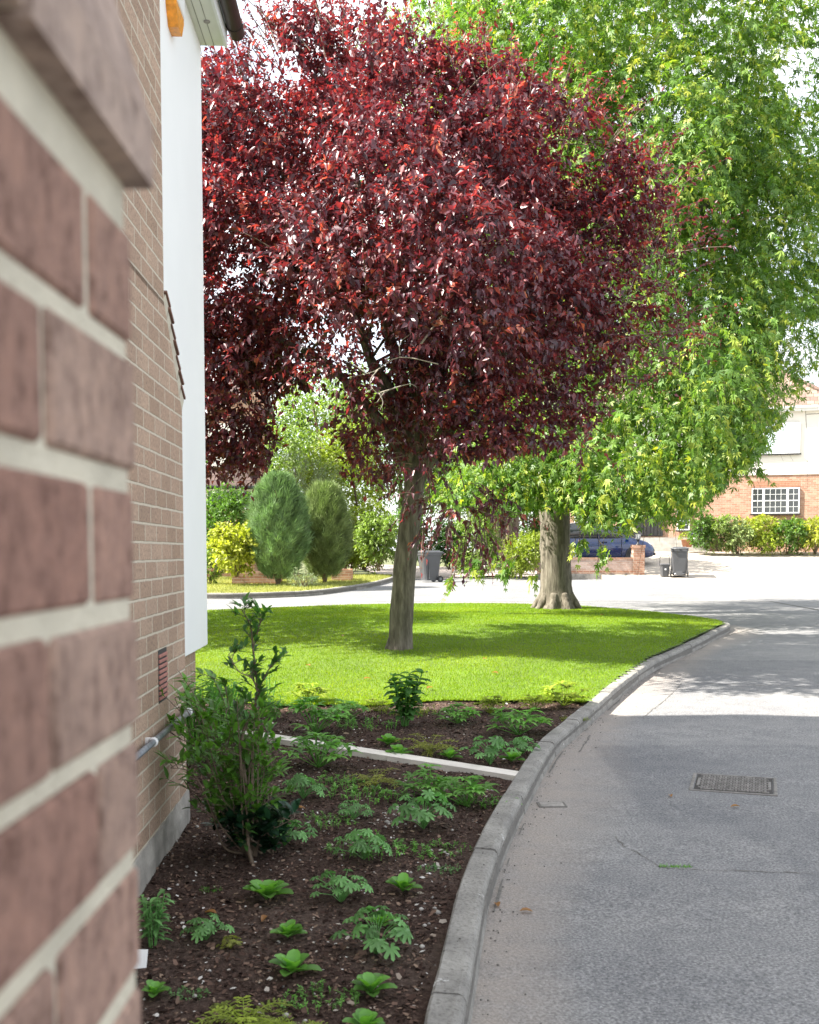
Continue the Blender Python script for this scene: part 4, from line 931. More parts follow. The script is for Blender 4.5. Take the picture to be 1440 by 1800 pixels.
# ------------------------------------------------------------------ far left verge, kerb and drive
vk = [onground(a, b).to_2d() for a, b in ((120, 1051), (240, 1052), (365, 1053), (450, 1052), (540, 1048), (600, 1041), (650, 1033), (690, 1022), (702, 1014))]
VK = resample(smooth_path(vk), .2)
kerb(VK, 'verge_kerb', 5, .13)
vin = offs(VK, .07)
vpoly = [tuple(p) for p in vin] + [(-.2, 36.6), (-2.4, 37.5), (-20, 37.5), (-20, 25)]
grid('verge', vpoly, -19, 1, 23, 37.5, .11, lambda X, Y: SL * Y + .115 + .02 * vnoise(X, Y, 1, 2), M['dryturf'])
vbl = [tuple(p) for p in offs(VK, .14)] + [(-.2, 36.6), (-2.4, 37.5), (-20, 37.5), (-20, 25)]
blades('verge_grass', 60000, lambda x, y: inside(vbl, x, y), lambda x, y: SL * y + .115 + .02 * vnoise(x, y, 1, 2), M['verge'], 'pale dry grass of the far verge around the brick planters', .06, .014, (-7, .5), (24.5, 37), 1.0)
pv = MB()
def slab(mb, pts, h=.006, mi=0): mb.add([(p[0], p[1], (p[2] if len(p) > 2 else SL * p[1]) + h) for p in pts], [tuple(range(len(pts)))], mi)
a = [onground(*p) for p in ((690, 1016), (760, 1020), (860, 1012), (950, 1014), (950, 1004), (860, 998), (760, 996), (600, 990))]
slab(pv, [(p.x, p.y) for p in a]); tag(pv.build('paving', M['paving']), kind='structure')
# sloping gravel drive of the far house and its apron
dr = MB(); ys = [35.3, 39.2, 43.6]; zz = [SL * 35.3 + .006, 1.0, 1.44]; vs = []
for y, z in zip(ys, zz):
    for x in (6.5, 12, 30): vs.append((x, y, z))
dr.add(vs, [(i * 3 + j, i * 3 + j + 1, (i + 1) * 3 + j + 1, (i + 1) * 3 + j) for i in range(2) for j in range(2)])
dr.add([(6.5, 43.6, 1.44), (30, 43.6, 1.44), (30, 60, 1.5), (6.5, 60, 1.5)], [(0, 1, 2, 3)]); dr.add([(6.5, 35.3, 0.3), (6.5, 39.2, .3), (6.5, 43.6, .3), (6.5, 60, .3), (6.5, 60, 1.5), (6.5, 43.6, 1.44), (6.5, 39.2, 1.0), (6.5, 35.3, zz[0])], [tuple(range(8))])
tag(dr.build('driveway', M['gravel']), kind='structure')
def drz(y): return float(np.interp(y, ys, zz))

# ------------------------------------------------------------------ far brick house (rotated a little towards the sun)
FA = R(-17); fo = atY(1250, 968, 45); FO = Vector((fo.x, 45, 1.4)); fh = empty('far_house', FO, FA, 'two storey house with red brick below cream render across the turning area', 'house')
FM = Matrix.Translation(FO) @ Matrix.Rotation(FA, 4, 'Z'); FMi = FM.inverted()
nF = FM.to_3x3() @ Vector((0, -1, 0))
def FP(px, py, y=0.0):
    o_ = FM @ Vector((0, y, 0)); d = ray(px, py); c0 = Vector((0, 0, CZ)); t = (o_ - c0).dot(nF) / d.dot(nF); return FMi @ (c0 + d * t)
xL, xR = FP(940, 900).x, FP(1462, 900).x; zE = FP(1400, 722).z; zM = FP(1400, 834).z; zB = FP(1200, 945).z
w = MB(); w.box((xL, 0, -.8), (xR, 9, zM)); o = w.build('brick_wall', [M['brick_far'], M['brick_far_x']], fh, True)
for p in o.data.polygons: p.material_index = 1 if abs(p.normal.x) > .7 else 0
w = MB(); w.box((xL - .03, -.04, zM + .0), (xR + .03, 9.03, zE)); w.build('rendered_wall', M['cream'], fh, True)
w = MB(); w.box((xL - .45, -.25, zE), (xR + .45, 9.45, zE + .02)); w.box((xL - .45, -.27, zE - .04), (xR + .47, -.25, zE + .14)); w.box((xR + .45, -.25, zE - .04), (xR + .47, 9.45, zE + .14)); w.build('fascia', M['pvc'], fh, True)
w = MB(); w.tube([(xL - .5, -.32, zE + .10), (xR + .5, -.32, zE + .10)], .05, 8); w.build('gutter', M['pvc'], fh, True)
rf = MB(); k = .5; x0, x1, y0, y1 = xL - k, xR + k, -.3, 9 + k; hh = (y1 - y0) / 2; rz = zE + .14 + hh * .72; ym = (y0 + y1) / 2
rf.add([(x0, y0, zE + .14), (x1, y0, zE + .14), (x1, y1, zE + .14), (x0, y1, zE + .14), (x0 + hh, ym, rz), (x1 - hh, ym, rz)], [(0, 1, 5, 4), (1, 2, 5), (2, 3, 4, 5), (3, 0, 4), (0, 1, 2, 3)])
rf.tube([(x1, y0, zE + .16), (x1 - hh, ym, rz + .03)], .09, 6); rf.tube([(x0 + hh, ym, rz + .03), (x1 - hh, ym, rz + .03)], .09, 6)
rf.build('roof', M['roof_far'], fh, True)
def window(parent, x0, x1, z0, z1, lights, rows, yf=-.02, glass='glass', cols=None, top=.5, bars=True, name='window'):
    wf = MB(); T = .045; wf.box((x0, yf - .05, z0), (x1, yf + .03, z1), 2)
    def fr(a, b, c, d, t, y_=yf - .07, dp=.05, mi=0):
        wf.box((a, y_, c), (a + t, y_ + dp, d), mi); wf.box((b - t, y_, c), (b, y_ + dp, d), mi); wf.box((a + t, y_, c), (b - t, y_ + dp, c + t), mi); wf.box((a + t, y_, d - t), (b - t, y_ + dp, d), mi)
    tot = sum(l for l, _ in lights); xx = x0; gl = MB()
    for l, nc in lights:
        xb = xx + (x1 - x0) * l / tot; fr(xx, xb, z0, z1, T)
        gl.box((xx + T, yf - .058, z0 + T), (xb - T, yf - .052, z1 - T))
        if bars:
            zm = z0 + (z1 - z0) * top; wf.box((xx + T, yf - .072, zm - .02), (xb - T, yf - .045, zm + .02))
            for half in ((z0 + T, zm - .035), (zm + .035, z1 - T)):
                for r_ in range(1, rows): zz_ = half[0] + (half[1] - half[0]) * r_ / rows; wf.box((xx + T, yf - .066, zz_ - .008), (xb - T, yf - .056, zz_ + .008))
            for c_ in range(1, nc): xc = xx + T + (xb - xx - 2 * T) * c_ / nc; wf.box((xc - .008, yf - .064, z0 + T), (xc + .008, yf - .056, z1 - T))
        xx = xb
    t = wf.build(name, [M['pvc'], M['pvc'], M['black']], parent, True); gl.build('pane', M[glass], t, True) if False else None
    go = gl.build('pane', M[glass], None); go.parent = t
    si = MB(); si.box((x0 - .05, yf - .11, z0 - .06), (x1 + .05, yf - .05, z0 - .002)); so = si.build('sill', M['black'], None); so.parent = t
    return t
A_, B_ = FP(1321, 903), FP(1406, 857); window(fh, A_.x, B_.x, A_.z, B_.z, [(1, 2), (2.0, 4), (1, 2)], 2)
sc_ = MB(); n_ = 34
for i in range(n_): xx = A_.x + (B_.x - A_.x) * i / n_; sc_.box((xx + .006, -.012, B_.z + .02), (xx + (B_.x - A_.x) / n_ - .004, .0, B_.z + .27))
sc_.build('brick_lintel', M['brick_far_x'], fh, True)
A_, B_ = FP(1322, 799), FP(1407, 743); window(fh, A_.x, B_.x, A_.z, B_.z, [(1, 1), (2.2, 2), (1, 1)], 1, -.06, 'netglass', bars=False)
A_, B_ = FP(1190, 932), FP(1213, 880); window(fh, A_.x, B_.x, A_.z, B_.z, [(1, 2)], 3)
gd = MB(); A_, B_ = FP(1089, 943), FP(1163, 872); 
gd.box((A_.x, -.06, A_.z), (B_.x, .0, B_.z)); nb_ = 12
for i in range(nb_): xx = A_.x + (B_.x - A_.x) * i / nb_; gd.box((xx + .01, -.085, A_.z + .05), (xx + (B_.x - A_.x) / nb_ - .015, -.055, B_.z - .08))
gd.box((A_.x - .08, -.1, A_.z), (A_.x, 0, B_.z + .08)); gd.box((B_.x, -.1, A_.z), (B_.x + .08, 0, B_.z + .08)); gd.build('garage_door', M['black'], fh, True)
A_, B_ = FP(1010, 925), FP(1060, 880); window(fh, A_.x, B_.x, A_.z, B_.z, [(1, 2), (1, 2)], 2)
st = MB(); A_, B_ = FP(1085, 970, -1.2), FP(1248, 945, -.6)
st.box((A_.x, -1.3, -1), (B_.x, -.75, A_.z + .30)); st.box((A_.x, -.75, -1), (B_.x, -.001, zB)); st.build('stone_step', M['stonewall'], fh, True)

# pots by the steps
def pot(px, py, Y, r, h, matp, matf, label, flowers=None):
    b = atY(px, py, Y); t = empty('flower_pot', b, 0, label, 'flower pot'); m_ = MB(); m_.lathe(b, [(r * .7, 0), (r, h * .9), (r * 1.1, h * .9), (r * 1.1, h), (r * .9, h), (r * .85, h * .85)], 16); m_.build('pot', M[matp], t)
    l_ = Leaves(); n = 260; u = rv(n); u[:, 2] = np.abs(u[:, 2]); P = np.array(b) + np.array([0, 0, h]) + u * np.array([r * 1.3, r * 1.3, r * 1.1]); l_.add(RND, P, u + rv(n) * .6, rv(n) + np.array([0, -.4, .8]), .07, rng.random(n)); l_.build('foliage', M[matf], t)
    if flowers:
        l_ = Leaves(); n = 150; u = rv(n); u[:, 2] = np.abs(u[:, 2]) + .3; P = np.array(b) + np.array([0, 0, h]) + nrm(u) * np.array([r * 1.35, r * 1.35, r * 1.25]); l_.add(RND, P, rv(n), rv(n) * .6 + np.array([0, -1, .8]), .08, rng.random(n)); tag(l_.build('flowers', M[flowers], t), kind='stuff')
pot(1208, 962, 43.2, .24, .32, 'terracotta', 'leaf_yellowgreen', 'small terracotta pot with yellowish plant on the step of the far house')
pot(1231, 967, 42.6, .30, .48, 'palepot', 'leaf_mid', 'pale pot of purple flowers beside the step of the far house', 'leaf_purple')

# ------------------------------------------------------------------ left house
lh = empty('left_house', (atY(420, 980, 36).x, 36, g(36)), 0, 'red brick house with dark tiled porch roof behind the conifers', 'house')
xr = atY(466, 900, 36).x; xl = atY(150, 900, 36).x; zt = atY(466, 690, 36).z
w = MB(); w.prism([(xl, 36), (xr, 36), (xr * 43 / 36 - .1, 43), (xl, 43)], 2, .2, zt); o = w.build('brick_wall', [M['brick_far'], M['brick_far_x']], lh)
for p in o.data.polygons: p.material_index = 1 if abs(p.normal.x) > .7 else 0
w = MB(); w.box((xl, 35.9, atY(0, 822, 36).z), (atY(452, 800, 36).x, 35.99, atY(0, 745, 36).z)); w.build('rendered_panel', M['cream'], lh)
rf = MB(); x0, x1 = xl - .4, xr - .5; rf.prism([(35.8, zt), (43.2, zt), (40, zt + 1.2)], 0, x0, x1); rf.build('roof', M['roof_dark'], lh)
q0, q1 = atY(451, 855, 34.6), atY(425, 820, 35.9)
pr = MB(); xa = xl; pr.add([(xa, 34.6, q0.z), (q0.x, 34.6, q0.z), (q1.x, 35.9, q1.z), (xa, 35.9, q1.z), (xa, 34.6, q0.z - .06), (q0.x, 34.6, q0.z - .06), (q0.x, 35.95, q0.z - .06), (xa, 35.95, q0.z - .06), (q0.x - .02, 35.95, q0.z)], [(0, 1, 2, 3), (4, 5, 6, 7), (0, 1, 5, 4), (1, 2, 8), (1, 8, 6, 5)]); pr.build('porch_roof', M['roof_dark'], lh)
w = MB(); w.tube([(xa, 34.56, q0.z - .03), (q0.x, 34.56, q0.z - .03)], .05, 8); w.build('gutter', M['black'], lh)
b0 = MB(); bx1 = atY(446, 900, 34.9).x; b0.box((xa, 34.9, .2), (bx1, 35.95, q0.z - .07)); b0.build('bay', M['brick_far'], lh)
wn_ = MB(); a, b = atY(418, 895, 34.85), atY(444, 860, 34.85); window(lh, 0, 1, 0, 1, [(1, 1)], 1) if False else None
fr_ = MB()
for (x_0, x_1) in ((a.x - 1.0, a.x), (a.x, b.x)):
    for (p_, q_) in (((x_0, a.z), (x_0 + .06, b.z)), ((x_1 - .06, a.z), (x_1, b.z)), ((x_0 + .06, a.z), (x_1 - .06, a.z + .06)), ((x_0 + .06, b.z - .06), (x_1 - .06, b.z))): fr_.box((p_[0], 34.84, p_[1]), (q_[0], 34.895, q_[1]))
fo_ = fr_.build('window', M['pvc'], lh); gp = MB(); gp.box((a.x - 1, 34.87, a.z), (b.x, 34.885, b.z)); gp.build('pane', M['glass'], fo_)

# ------------------------------------------------------------------ front wall, pillar, lantern
YW = onground(1060, 1018).y; bw = empty('boundary_wall', (atY(1060, 1018, YW).x, YW, g(YW)), 0, 'low brick and rendered garden wall ending in a square red pillar with a lantern on it', 'wall')
X0, X1 = atY(946, 1000, YW).x, atY(1114, 1000, YW).x; zt = atY(0, 980, YW).z; gz_ = g(YW)
w = MB(); w.box((X0, YW, gz_ - .2), (X1, YW + .2, zt - .075)); w.build('pale_panel', M['brick_pale'], bw)
w = MB(); w.box((X0, YW - .01, zt - .075), (X1, YW + .21, zt)); w.box((X0, YW - .012, gz_ + .19), (X1, YW, gz_ + .29)); w.build('brick_course', M['brick_far'], bw)
w = MB(); w.box((X0, YW - .05, gz_ - .2), (X1 + .4, YW - .0125, gz_ + .19)); w.build('footing', M['plinth'], bw)
P0, P1 = atY(1113, 957, YW).x, atY(1133, 957, YW).x; zp = atY(0, 958, YW).z
w = MB(); w.box((P0, YW - .06, gz_ - .2), (P1, YW + .3, zp)); w.box((P0 - .02, YW - .08, zp - .1), (P1 + .02, YW + .32, zp)); w.build('pillar', M['brick_far'], bw)
lx = (P0 + P1) / 2; ly = YW + .12; la = empty('lantern', (lx, ly, zp), 0, 'small black lantern standing on the brick pillar of the low wall', 'lantern')
w = MB(); w.lathe((lx, ly, zp), [(.10, 0), (.10, .02), (.035, .05), (.03, .14), (.06, .17), (.075, .2)], 10); w.build('post', M['black'], la)
w = MB(); w.lathe((lx, ly, zp + .2), [(.06, 0), (.10, .17)], 6, 0, False); w.build('glass', M['lamp_glass'], la)
w = MB(); w.lathe((lx, ly, zp + .37), [(.13, 0), (.06, .08), (.02, .1), (.015, .14), (.002, .16)], 6, 0, False)
for k_ in range(6):
    a_ = k_ * math.pi / 3; w.tube([(lx + .062 * math.cos(a_), ly + .062 * math.sin(a_), zp + .2), (lx + .103 * math.cos(a_), ly + .103 * math.sin(a_), zp + .375)], .008, 4)
w.build('frame', M['black'], la)

# ------------------------------------------------------------------ bins
def wheelie(px, py, rz, label, back=True):
    b = onground(px, py); b.z = max(b.z, drz(b.y)) if px > 1100 else b.z; t = empty('wheelie_bin', b, rz, label, 'bin', None)
    m_ = MB(); w0, d0, w1, d1, h = .215, .23, .275, .32, .93       # half sizes
    def ring(hw, hd, z, r=.05): return [(sx * (hw - (r if k in (1,) else 0)), sy * (hd - (r if k in (0,) else 0)), z) for sx, sy, ks in ((1, -1, (1, 0)), (1, 1, (0, 1)), (-1, 1, (1, 0)), (-1, -1, (0, 1))) for k in ks]
    rings = [ring(w0, d0, .05), ring(w0 * .99, d0 * .99, .09), ring(w1 * .98, d1 * .97, h - .09), ring(w1 * 1.04, d1 * 1.03, h - .085), ring(w1 * 1.04, d1 * 1.03, h)]
    vs = sum(rings, []); n = 8; m_.add(vs, [(i * n + j, i * n + (j + 1) % n, (i + 1) * n + (j + 1) % n, (i + 1) * n + j) for i in range(4) for j in range(n)] + [tuple(range(8)), tuple(range(32, 40))])
    for s in (-1, 1): m_.prism([(-d0 * .5, .1), (-d0 * .5 + .03, .1), (-d1 * .45 + .03, h - .1), (-d1 * .45, h - .1)], 0, s * (w0 + w1) / 2 * 1.02 - .02, s * (w0 + w1) / 2 * 1.02 + .02)
    m_.box((-w0 * .5, d0 - .02, .06), (w0 * .5, d0 + .05, .2)); m_.build('body', M['binplastic'], t, True)
    l_ = MB(); l_.box((-w1 * 1.1, -d1 * 1.12, h), (w1 * 1.1, d1 * 1.05, h + .035), 0, .012); l_.box((-w1 * .85, -d1 * .9, h + .035), (w1 * .85, d1 * .9, h + .065), 0, .02); l_.build('lid', M['binlid'], t, True)
    hd = MB(); hd.tube([(-w1, d1 + .06, h + .0), (w1, d1 + .06, h + .0)], .016, 8)
    for s in (-1, 0, 1): hd.box((s * w1 * .9 - .02, d1 * .95, h - .03), (s * w1 * .9 + .02, d1 + .06, h + .02))
    hd.build('handle', M['binplastic'], t, True)
    for s in (-1, 1):
        wh = MB(); wh.tube([(s * (w0 + .035), d0 + .03, .1), (s * (w0 + .08), d0 + .03, .1)], .1, 18, 0, True, False); wo = wh.build('wheel', M['rubber'], t, True)
        hb_ = MB(); hb_.tube([(s * (w0 + .078), d0 + .03, .1), (s * (w0 + .086), d0 + .03, .1)], .045, 12, 0, True, False); ho = hb_.build('hub', M['binlid'], None); ho.parent = wo
    ax = MB(); ax.tube([(-w0 - .05, d0 + .03, .1), (w0 + .05, d0 + .03, .1)], .012, 6); ax.build('axle', M['steel'], t, True)
wheelie(755, 1023, R(-68), 'grey two wheeled bin standing on the pink paving behind the purple tree trunk')
wheelie(1194, 1019, R(166), 'grey two wheeled bin with its wheels facing the road next to the small food caddy')
b = onground(1168, 1019); b.z = max(b.z, drz(b.y)); t = empty('food_caddy', b, 0, 'small dark food waste caddy with its wire handle raised beside the tall bin', 'bin')
w = MB()
def rr(hw, z): return [(hw, -hw * .7, z), (hw * .7, -hw, z), (-hw * .7, -hw, z), (-hw, -hw * .7, z), (-hw, hw * .7, z), (-hw * .7, hw, z), (hw * .7, hw, z), (hw, hw * .7, z)]
R_ = [rr(.115, .0), rr(.12, .03), rr(.145, .36), rr(.16, .37), rr(.16, .40)]; w.add(sum(R_, []), [(i * 8 + j, i * 8 + (j + 1) % 8, (i + 1) * 8 + (j + 1) % 8, (i + 1) * 8 + j) for i in range(4) for j in range(8)] + [tuple(range(8)), tuple(range(32, 40))]); w.build('body', M['binplastic'], t, True)
w = MB(); w.box((-.165, -.165, .401), (.165, .165, .43), 0, .01); w.build('lid', M['binlid'], t, True)
w = MB(); w.tube([(-.165, 0, .38), (-.16, -.0, .52), (-.15, 0, .68), (-.12, 0, .72), (.12, 0, .72), (.15, 0, .68), (.16, 0, .52), (.165, 0, .38)], .011, 6); w.build('handle', M['black'], t, True)
w = MB(); w.box((-.03, -.142, .22), (.03, -.13, .28)); w.build('sticker', M['pvc'], t, True)

# ------------------------------------------------------------------ blue hatchback
YC = 39.3; cb = atY(1145, 990, YC); car = empty('parked_car', (cb.x - 1.85, YC, drz(39.3)), 0, 'metallic blue hatchback parked nose right behind the low brick wall', 'car')
prof = [  # x, zbottom, zbelt, zroof(None = no cabin), half width
 (-1.85, .40, .70, .62), (-1.80, .28, .88, .72), (-1.55, .22, .95, .80), (-1.0, .20, .93, .83), (0, .20, .92, .84), (.6, .20, .93, .83), (.95, .20, .94, .82), (1.25, .20, .88, .80), (1.55, .22, .78, .76), (1.74, .26, .66, .70), (1.83, .34, .54, .60)]
m_ = MB(); vs = []
for x, zb, zbt, hw in prof:
    sec = [(0, zb), (hw * .9, zb), (hw, zb + .12), (hw * 1.01, (zb + zbt) / 2), (hw * .97, zbt - .05), (hw * .86, zbt), (0, zbt + .03)]
    full = [(x, -y, z) for y, z in sec] + [(x, y, z) for y, z in sec[-2:0:-1]]; vs += full
n = 12; k = len(prof); m_.add(vs, [(i * n + j, i * n + (j + 1) % n, (i + 1) * n + (j + 1) % n, (i + 1) * n + j) for i in range(k - 1) for j in range(n)] + [tuple(range(n)), tuple(range((k - 1) * n, k * n))], 0, True)
# cabin roof and pillars
cab = [(-1.78, .90, .66), (-1.45, 1.36, .60), (-1.1, 1.46, .58), (-.3, 1.49, .58), (.15, 1.44, .58), (.45, 1.33, .60), (1.12, .92, .70)]
m_.build('body', M['carpaint'], car, True)
gl = MB(); vs = []
for x, z, hw in cab:
    zb = .88; vs += [(x, -.78 if z > .95 else -hw, zb), (x, -hw, max(z - .05, zb)), (x, -hw * .85, z - .0), (x, hw * .85, z - .0), (x, hw, max(z - .05, zb)), (x, .78 if z > .95 else hw, zb)]
gl.add(vs, [(i * 6 + j, i * 6 + (j + 1) % 6, (i + 1) * 6 + (j + 1) % 6, (i + 1) * 6 + j) for i in range(6) for j in range(6)] + [tuple(range(6)), tuple(range(36, 42))], 0, True); gl.build('windows', M['glass'], car, True)
rp = MB(); vs = []
for x, z, hw in cab[1:6]: vs += [(x, -hw * .98, z - .02), (x, -hw * .8, z + .012), (x, hw * .8, z + .012), (x, hw * .98, z - .02)]
rp.add(vs, [(i * 4 + j, i * 4 + j + 1, (i + 1) * 4 + j + 1, (i + 1) * 4 + j) for i in range(4) for j in range(3)], 0, True)
for s in (-1, 1):
    rp.tube([(.45, s * .6, 1.33), (1.12, s * .72, .94)], .035, 6); rp.tube([(-.25, s * .60, 1.47), (-.2, s * .80, .9)], .04, 6); rp.tube([(-1.45, s * .6, 1.36), (-1.75, s * .7, .92)], .07, 6)
rp.build('roof', M['carpaint'], car, True)
for sx, sy in ((1.10, -1), (1.10, 1), (-1.2, -1), (-1.2, 1)):
    w_ = MB(); w_.tube([(sx, sy * .70, .30), (sx, sy * .86, .30)], .30, 24, 0, True, False); wo = w_.build('wheel', M['rubber'], car, True)
    r_ = MB(); r_.tube([(sx, sy * .85, .30), (sx, sy * .868, .30)], .19, 16, 0, True, False)
    for q in range(6): a_ = q * math.pi / 3; r_.box((sx + .1 * math.cos(a_) - .02, sy * .866, .30 + .1 * math.sin(a_) - .02), (sx + .1 * math.cos(a_) + .02, sy * .872, .30 + .1 * math.sin(a_) + .02))
    ro = r_.build('rim', M['steel'], None); ro.parent = wo
    ar = MB(); ar.tube([(sx, sy * .80, .30), (sx, sy * .853, .30)], .35, 24, 0, True, False); ar.build('wheel_arch', M['black'], car, True)
for s in (-1, 1):
    h_ = MB(); h_.lathe((1.60, s * .58, .60), [(.02, 0), (.12, .03), (.10, .13), (.02, .16)], 10); h_.build('headlight', M['lamp_glass'], car, True)
    mi_ = MB(); mi_.box((.78, s * .86, .93), (.92, s * 1.0, 1.06), 0, .03); mi_.build('wing_mirror', M['carpaint'], car, True)
bp = MB(); bp.box((1.70, -.6, .30), (1.88, .6, .40), 0, .03); bp.build('bumper', M['black'], car, True)
for x_ in (.60, -.22): dl = MB(); dl.box((x_, -.853, .3), (x_ + .012, -.83, .9)); dl.build('door_seam', M['black'], car, True)
dl = MB(); dl.box((-.1, -.868, .76), (.08, -.84, .79), 0, .006); dl.build('door_handle', M['black'], car, True)

# ------------------------------------------------------------------ plants in the bed
def bz(p): return float(bedh(np.array([p.x]), np.array([p.y]))[0])
def leafgrid(l_, P, az, el, L_, W, curl, tint, seg=4, shape='ovate', cup=.15):
    """one leaf blade as a bent strip of quads with a fold along the middle"""
    ca, sa = math.cos(az), math.sin(az); side = np.array([-sa, ca, 0.]); p = np.array(P, float); e = el; V = []; ws = []
    for i in range(seg + 1):
        t = i / seg
        wv = {'ovate': math.sin(math.pi * min(1, t * .92 + .04)) ** .8 * (1.15 - .4 * t), 'obov': .05 + .9 * math.sqrt(max(0, 1 - ((t - .64) / .37) ** 2)) if t > .27 else .14 + t * .3, 'lance': math.sin(math.pi * min(1, t * .95 + .03)) ** .9}[shape]
        d = np.array([ca * math.cos(e), sa * math.cos(e), math.sin(e)]); up = np.array([-ca * math.sin(e), -sa * math.sin(e), math.cos(e)])
        hw = W / 2 * wv; V += [p - side * hw + up * hw * cup * 2, p.copy(), p + side * hw + up * hw * cup * 2]
        p = p + d * L_ / seg; e -= curl / seg
    b = l_.n; fs = []
    for i in range(seg): a = b + i * 3; fs += [(a, a + 1, a + 4, a + 3), (a + 1, a + 2, a + 5, a + 4)]
    l_.V.append(np.array(V)); l_.Fq.append(np.array(fs)); l_.T.append(np.full(len(V), tint)); l_.n += len(V)
def stemtube(l_, pts, r, tint):
    m_ = MB(); m_.tube(pts, r, 4, 0, False); b = l_.n; l_.V.append(np.array([list(v) for v in m_.v])); l_.Fq.append(np.array(m_.f) + b); l_.T.append(np.full(len(m_.v), tint)); l_.n += len(m_.v)
def palm(l_, P, az, tilt, R0, tint, lobes=7, teeth=True):
    """palmate lobed leaf lying on a tilted disc"""
    ca, sa = math.cos(az), math.sin(az); ex = np.array([ca * math.cos(tilt), sa * math.cos(tilt), -math.sin(tilt)]); ey = np.array([-sa, ca, 0]); ez = np.cross(ex, ey); P = np.array(P, float)
    V = [P]; m_ = lobes * 4; sp = R(320)
    for i in range(m_ + 1):
        a = -sp / 2 + sp * i / m_; ph = i % 4; r = R0 * {0: .45, 1: .86, 2: 1.0, 3: .84}[ph] * (1.0 - .22 * abs(a) / math.pi) * random.uniform(.92, 1.06); 
        V.append(P + ex * r * math.cos(a) + ey * r * math.sin(a) + ez * (.10 * R0 * (1 if ph == 0 else -.6) - .25 * r * r / R0))
    b = l_.n; l_.V.append(np.array(V)); l_.Ft.append(np.array([(b, b + 1 + i, b + 2 + i) for i in range(m_)])); l_.T.append(np.full(len(V), tint)); l_.n += len(V)
U = random.uniform
def p_rosette(p, s, l_):
    n = random.randint(12, 15)
    for i in range(n):
        ring = i / n; az = i * 2.4 + U(-.3, .3); leafgrid(l_, (p.x, p.y, p.z + .005), az, R(28 + 52 * ring) + U(-.1, .1), s * U(.7, .95) * (1.05 - .2 * ring), s * .50, R(40), .3 + .5 * ring + U(-.15, .15), 7, 'obov', .22)
def p_palm(p, s, l_):
    n = random.randint(18, 24)
    for i in range(n):
        az = i * 2.4; q = U(.25, .9); top = np.array([p.x + math.cos(az) * s * q, p.y + math.sin(az) * s * q, p.z + s * U(.5, 1.0) * (1.2 - .6 * q)])
        mid = np.array([p.x + math.cos(az) * s * q * .35, p.y + math.sin(az) * s * q * .35, p.z + (top[2] - p.z) * .65])
        stemtube(l_, [Vector((p.x, p.y, p.z)), Vector(mid), Vector(top)], s * .012, .75); palm(l_, top, az, R(U(5, 45)), s * U(.19, .31), U(.25, .9), 7)
def p_helle(p, s, l_):
    for i in range(random.randint(16, 22)):
        az = i * 2.4 + U(-.2, .2); q = U(.1, .85); top = Vector((p.x + math.cos(az) * s * q, p.y + math.sin(az) * s * q, p.z + s * U(.35, .8) * (1.25 - .7 * q)))
        stemtube(l_, [Vector((p.x, p.y, p.z)), top], s * .012, .6); t = U(.25, .85)
        for k in range(7): leafgrid(l_, tuple(top), az + R(-105 + 35 * k), R(U(5, 35)), s * U(.32, .45), s * .13, R(55), t + U(-.1, .1), 3, 'lance', .12)
def p_fern(p, s, l_):
    for i in range(15):
        az = i * 2.4 + U(-.3, .3); Lf = s * U(.8, 1.25); pt_ = Vector((p.x, p.y, p.z)); e = R(U(35, 75)); pts = [pt_.copy()]; t = U(.2, .9)
        for k in range(9):
            pt_ = pt_ + Vector((math.cos(az) * math.cos(e), math.sin(az) * math.cos(e), math.sin(e))) * Lf / 9; e -= R(11); pts.append(pt_.copy())
            if k > 1:
                for sd in (-1, 1):
                    for m_ in range(3): q = pt_ + Vector((math.cos(az + sd * 1.3), math.sin(az + sd * 1.3), 0)) * s * .05 * m_; leafgrid(l_, tuple(q), az + sd * R(U(30, 90)), R(U(-10, 20)), s * .12 * (1.2 - k * .06), s * .05, R(30), t + U(-.15, .15), 2, 'ovate', .1)
        stemtube(l_, pts, s * .008, .9)
def p_weed(p, s, l_):
    for i in range(46):
        a = U(0, 6.28); r = s * 1.2 * math.sqrt(U(0, 1)); b = Vector((p.x + r * math.cos(a) * 1.3, p.y + r * math.sin(a), p.z)); h = s * U(.1, .42); t_ = b + Vector((U(-.3, .3) * h, U(-.3, .3) * h, h)); stemtube(l_, [b, t_], s * .01, .6); t = U(.15, .9)
        for k in range(7): q = b.lerp(t_, U(.3, 1)); leafgrid(l_, tuple(q), U(0, 6.28), R(U(-10, 50)), s * U(.10, .2), s * .07, R(40), t + U(-.1, .1), 2, 'ovate', .1)
def p_upright(p, s, l_, n=11, leaf=.20, w=.5, spread=.35, sh='ovate', up=(.7, 1.0), bare=.25):
    for i in range(n):
        a = i * 2.4; h = s * U(*up); tip = Vector((p.x + math.cos(a) * s * spread * U(.4, 1), p.y + math.sin(a) * s * spread * U(.4, 1), p.z + h)); b = Vector((p.x + math.cos(a) * s * .05, p.y + math.sin(a) * s * .05, p.z - .01)); m_ = b.lerp(tip, .5) + Vector((0, 0, s * .03)); stemtube(l_, [b, m_, tip], s * .011, .95)
        nl = 7
        for k in range(nl):
            q = bare + (1 - bare) * k / (nl - 1); pp = b.lerp(m_, q * 2) if q < .5 else m_.lerp(tip, q * 2 - 1); az = k * R(137) + a
            for sd in (0, math.pi): leafgrid(l_, tuple(pp), az + sd, R(U(0, 40)), s * leaf * U(.7, 1.15), s * leaf * w, R(U(30, 70)), U(.2, .85), 4, sh, .16)
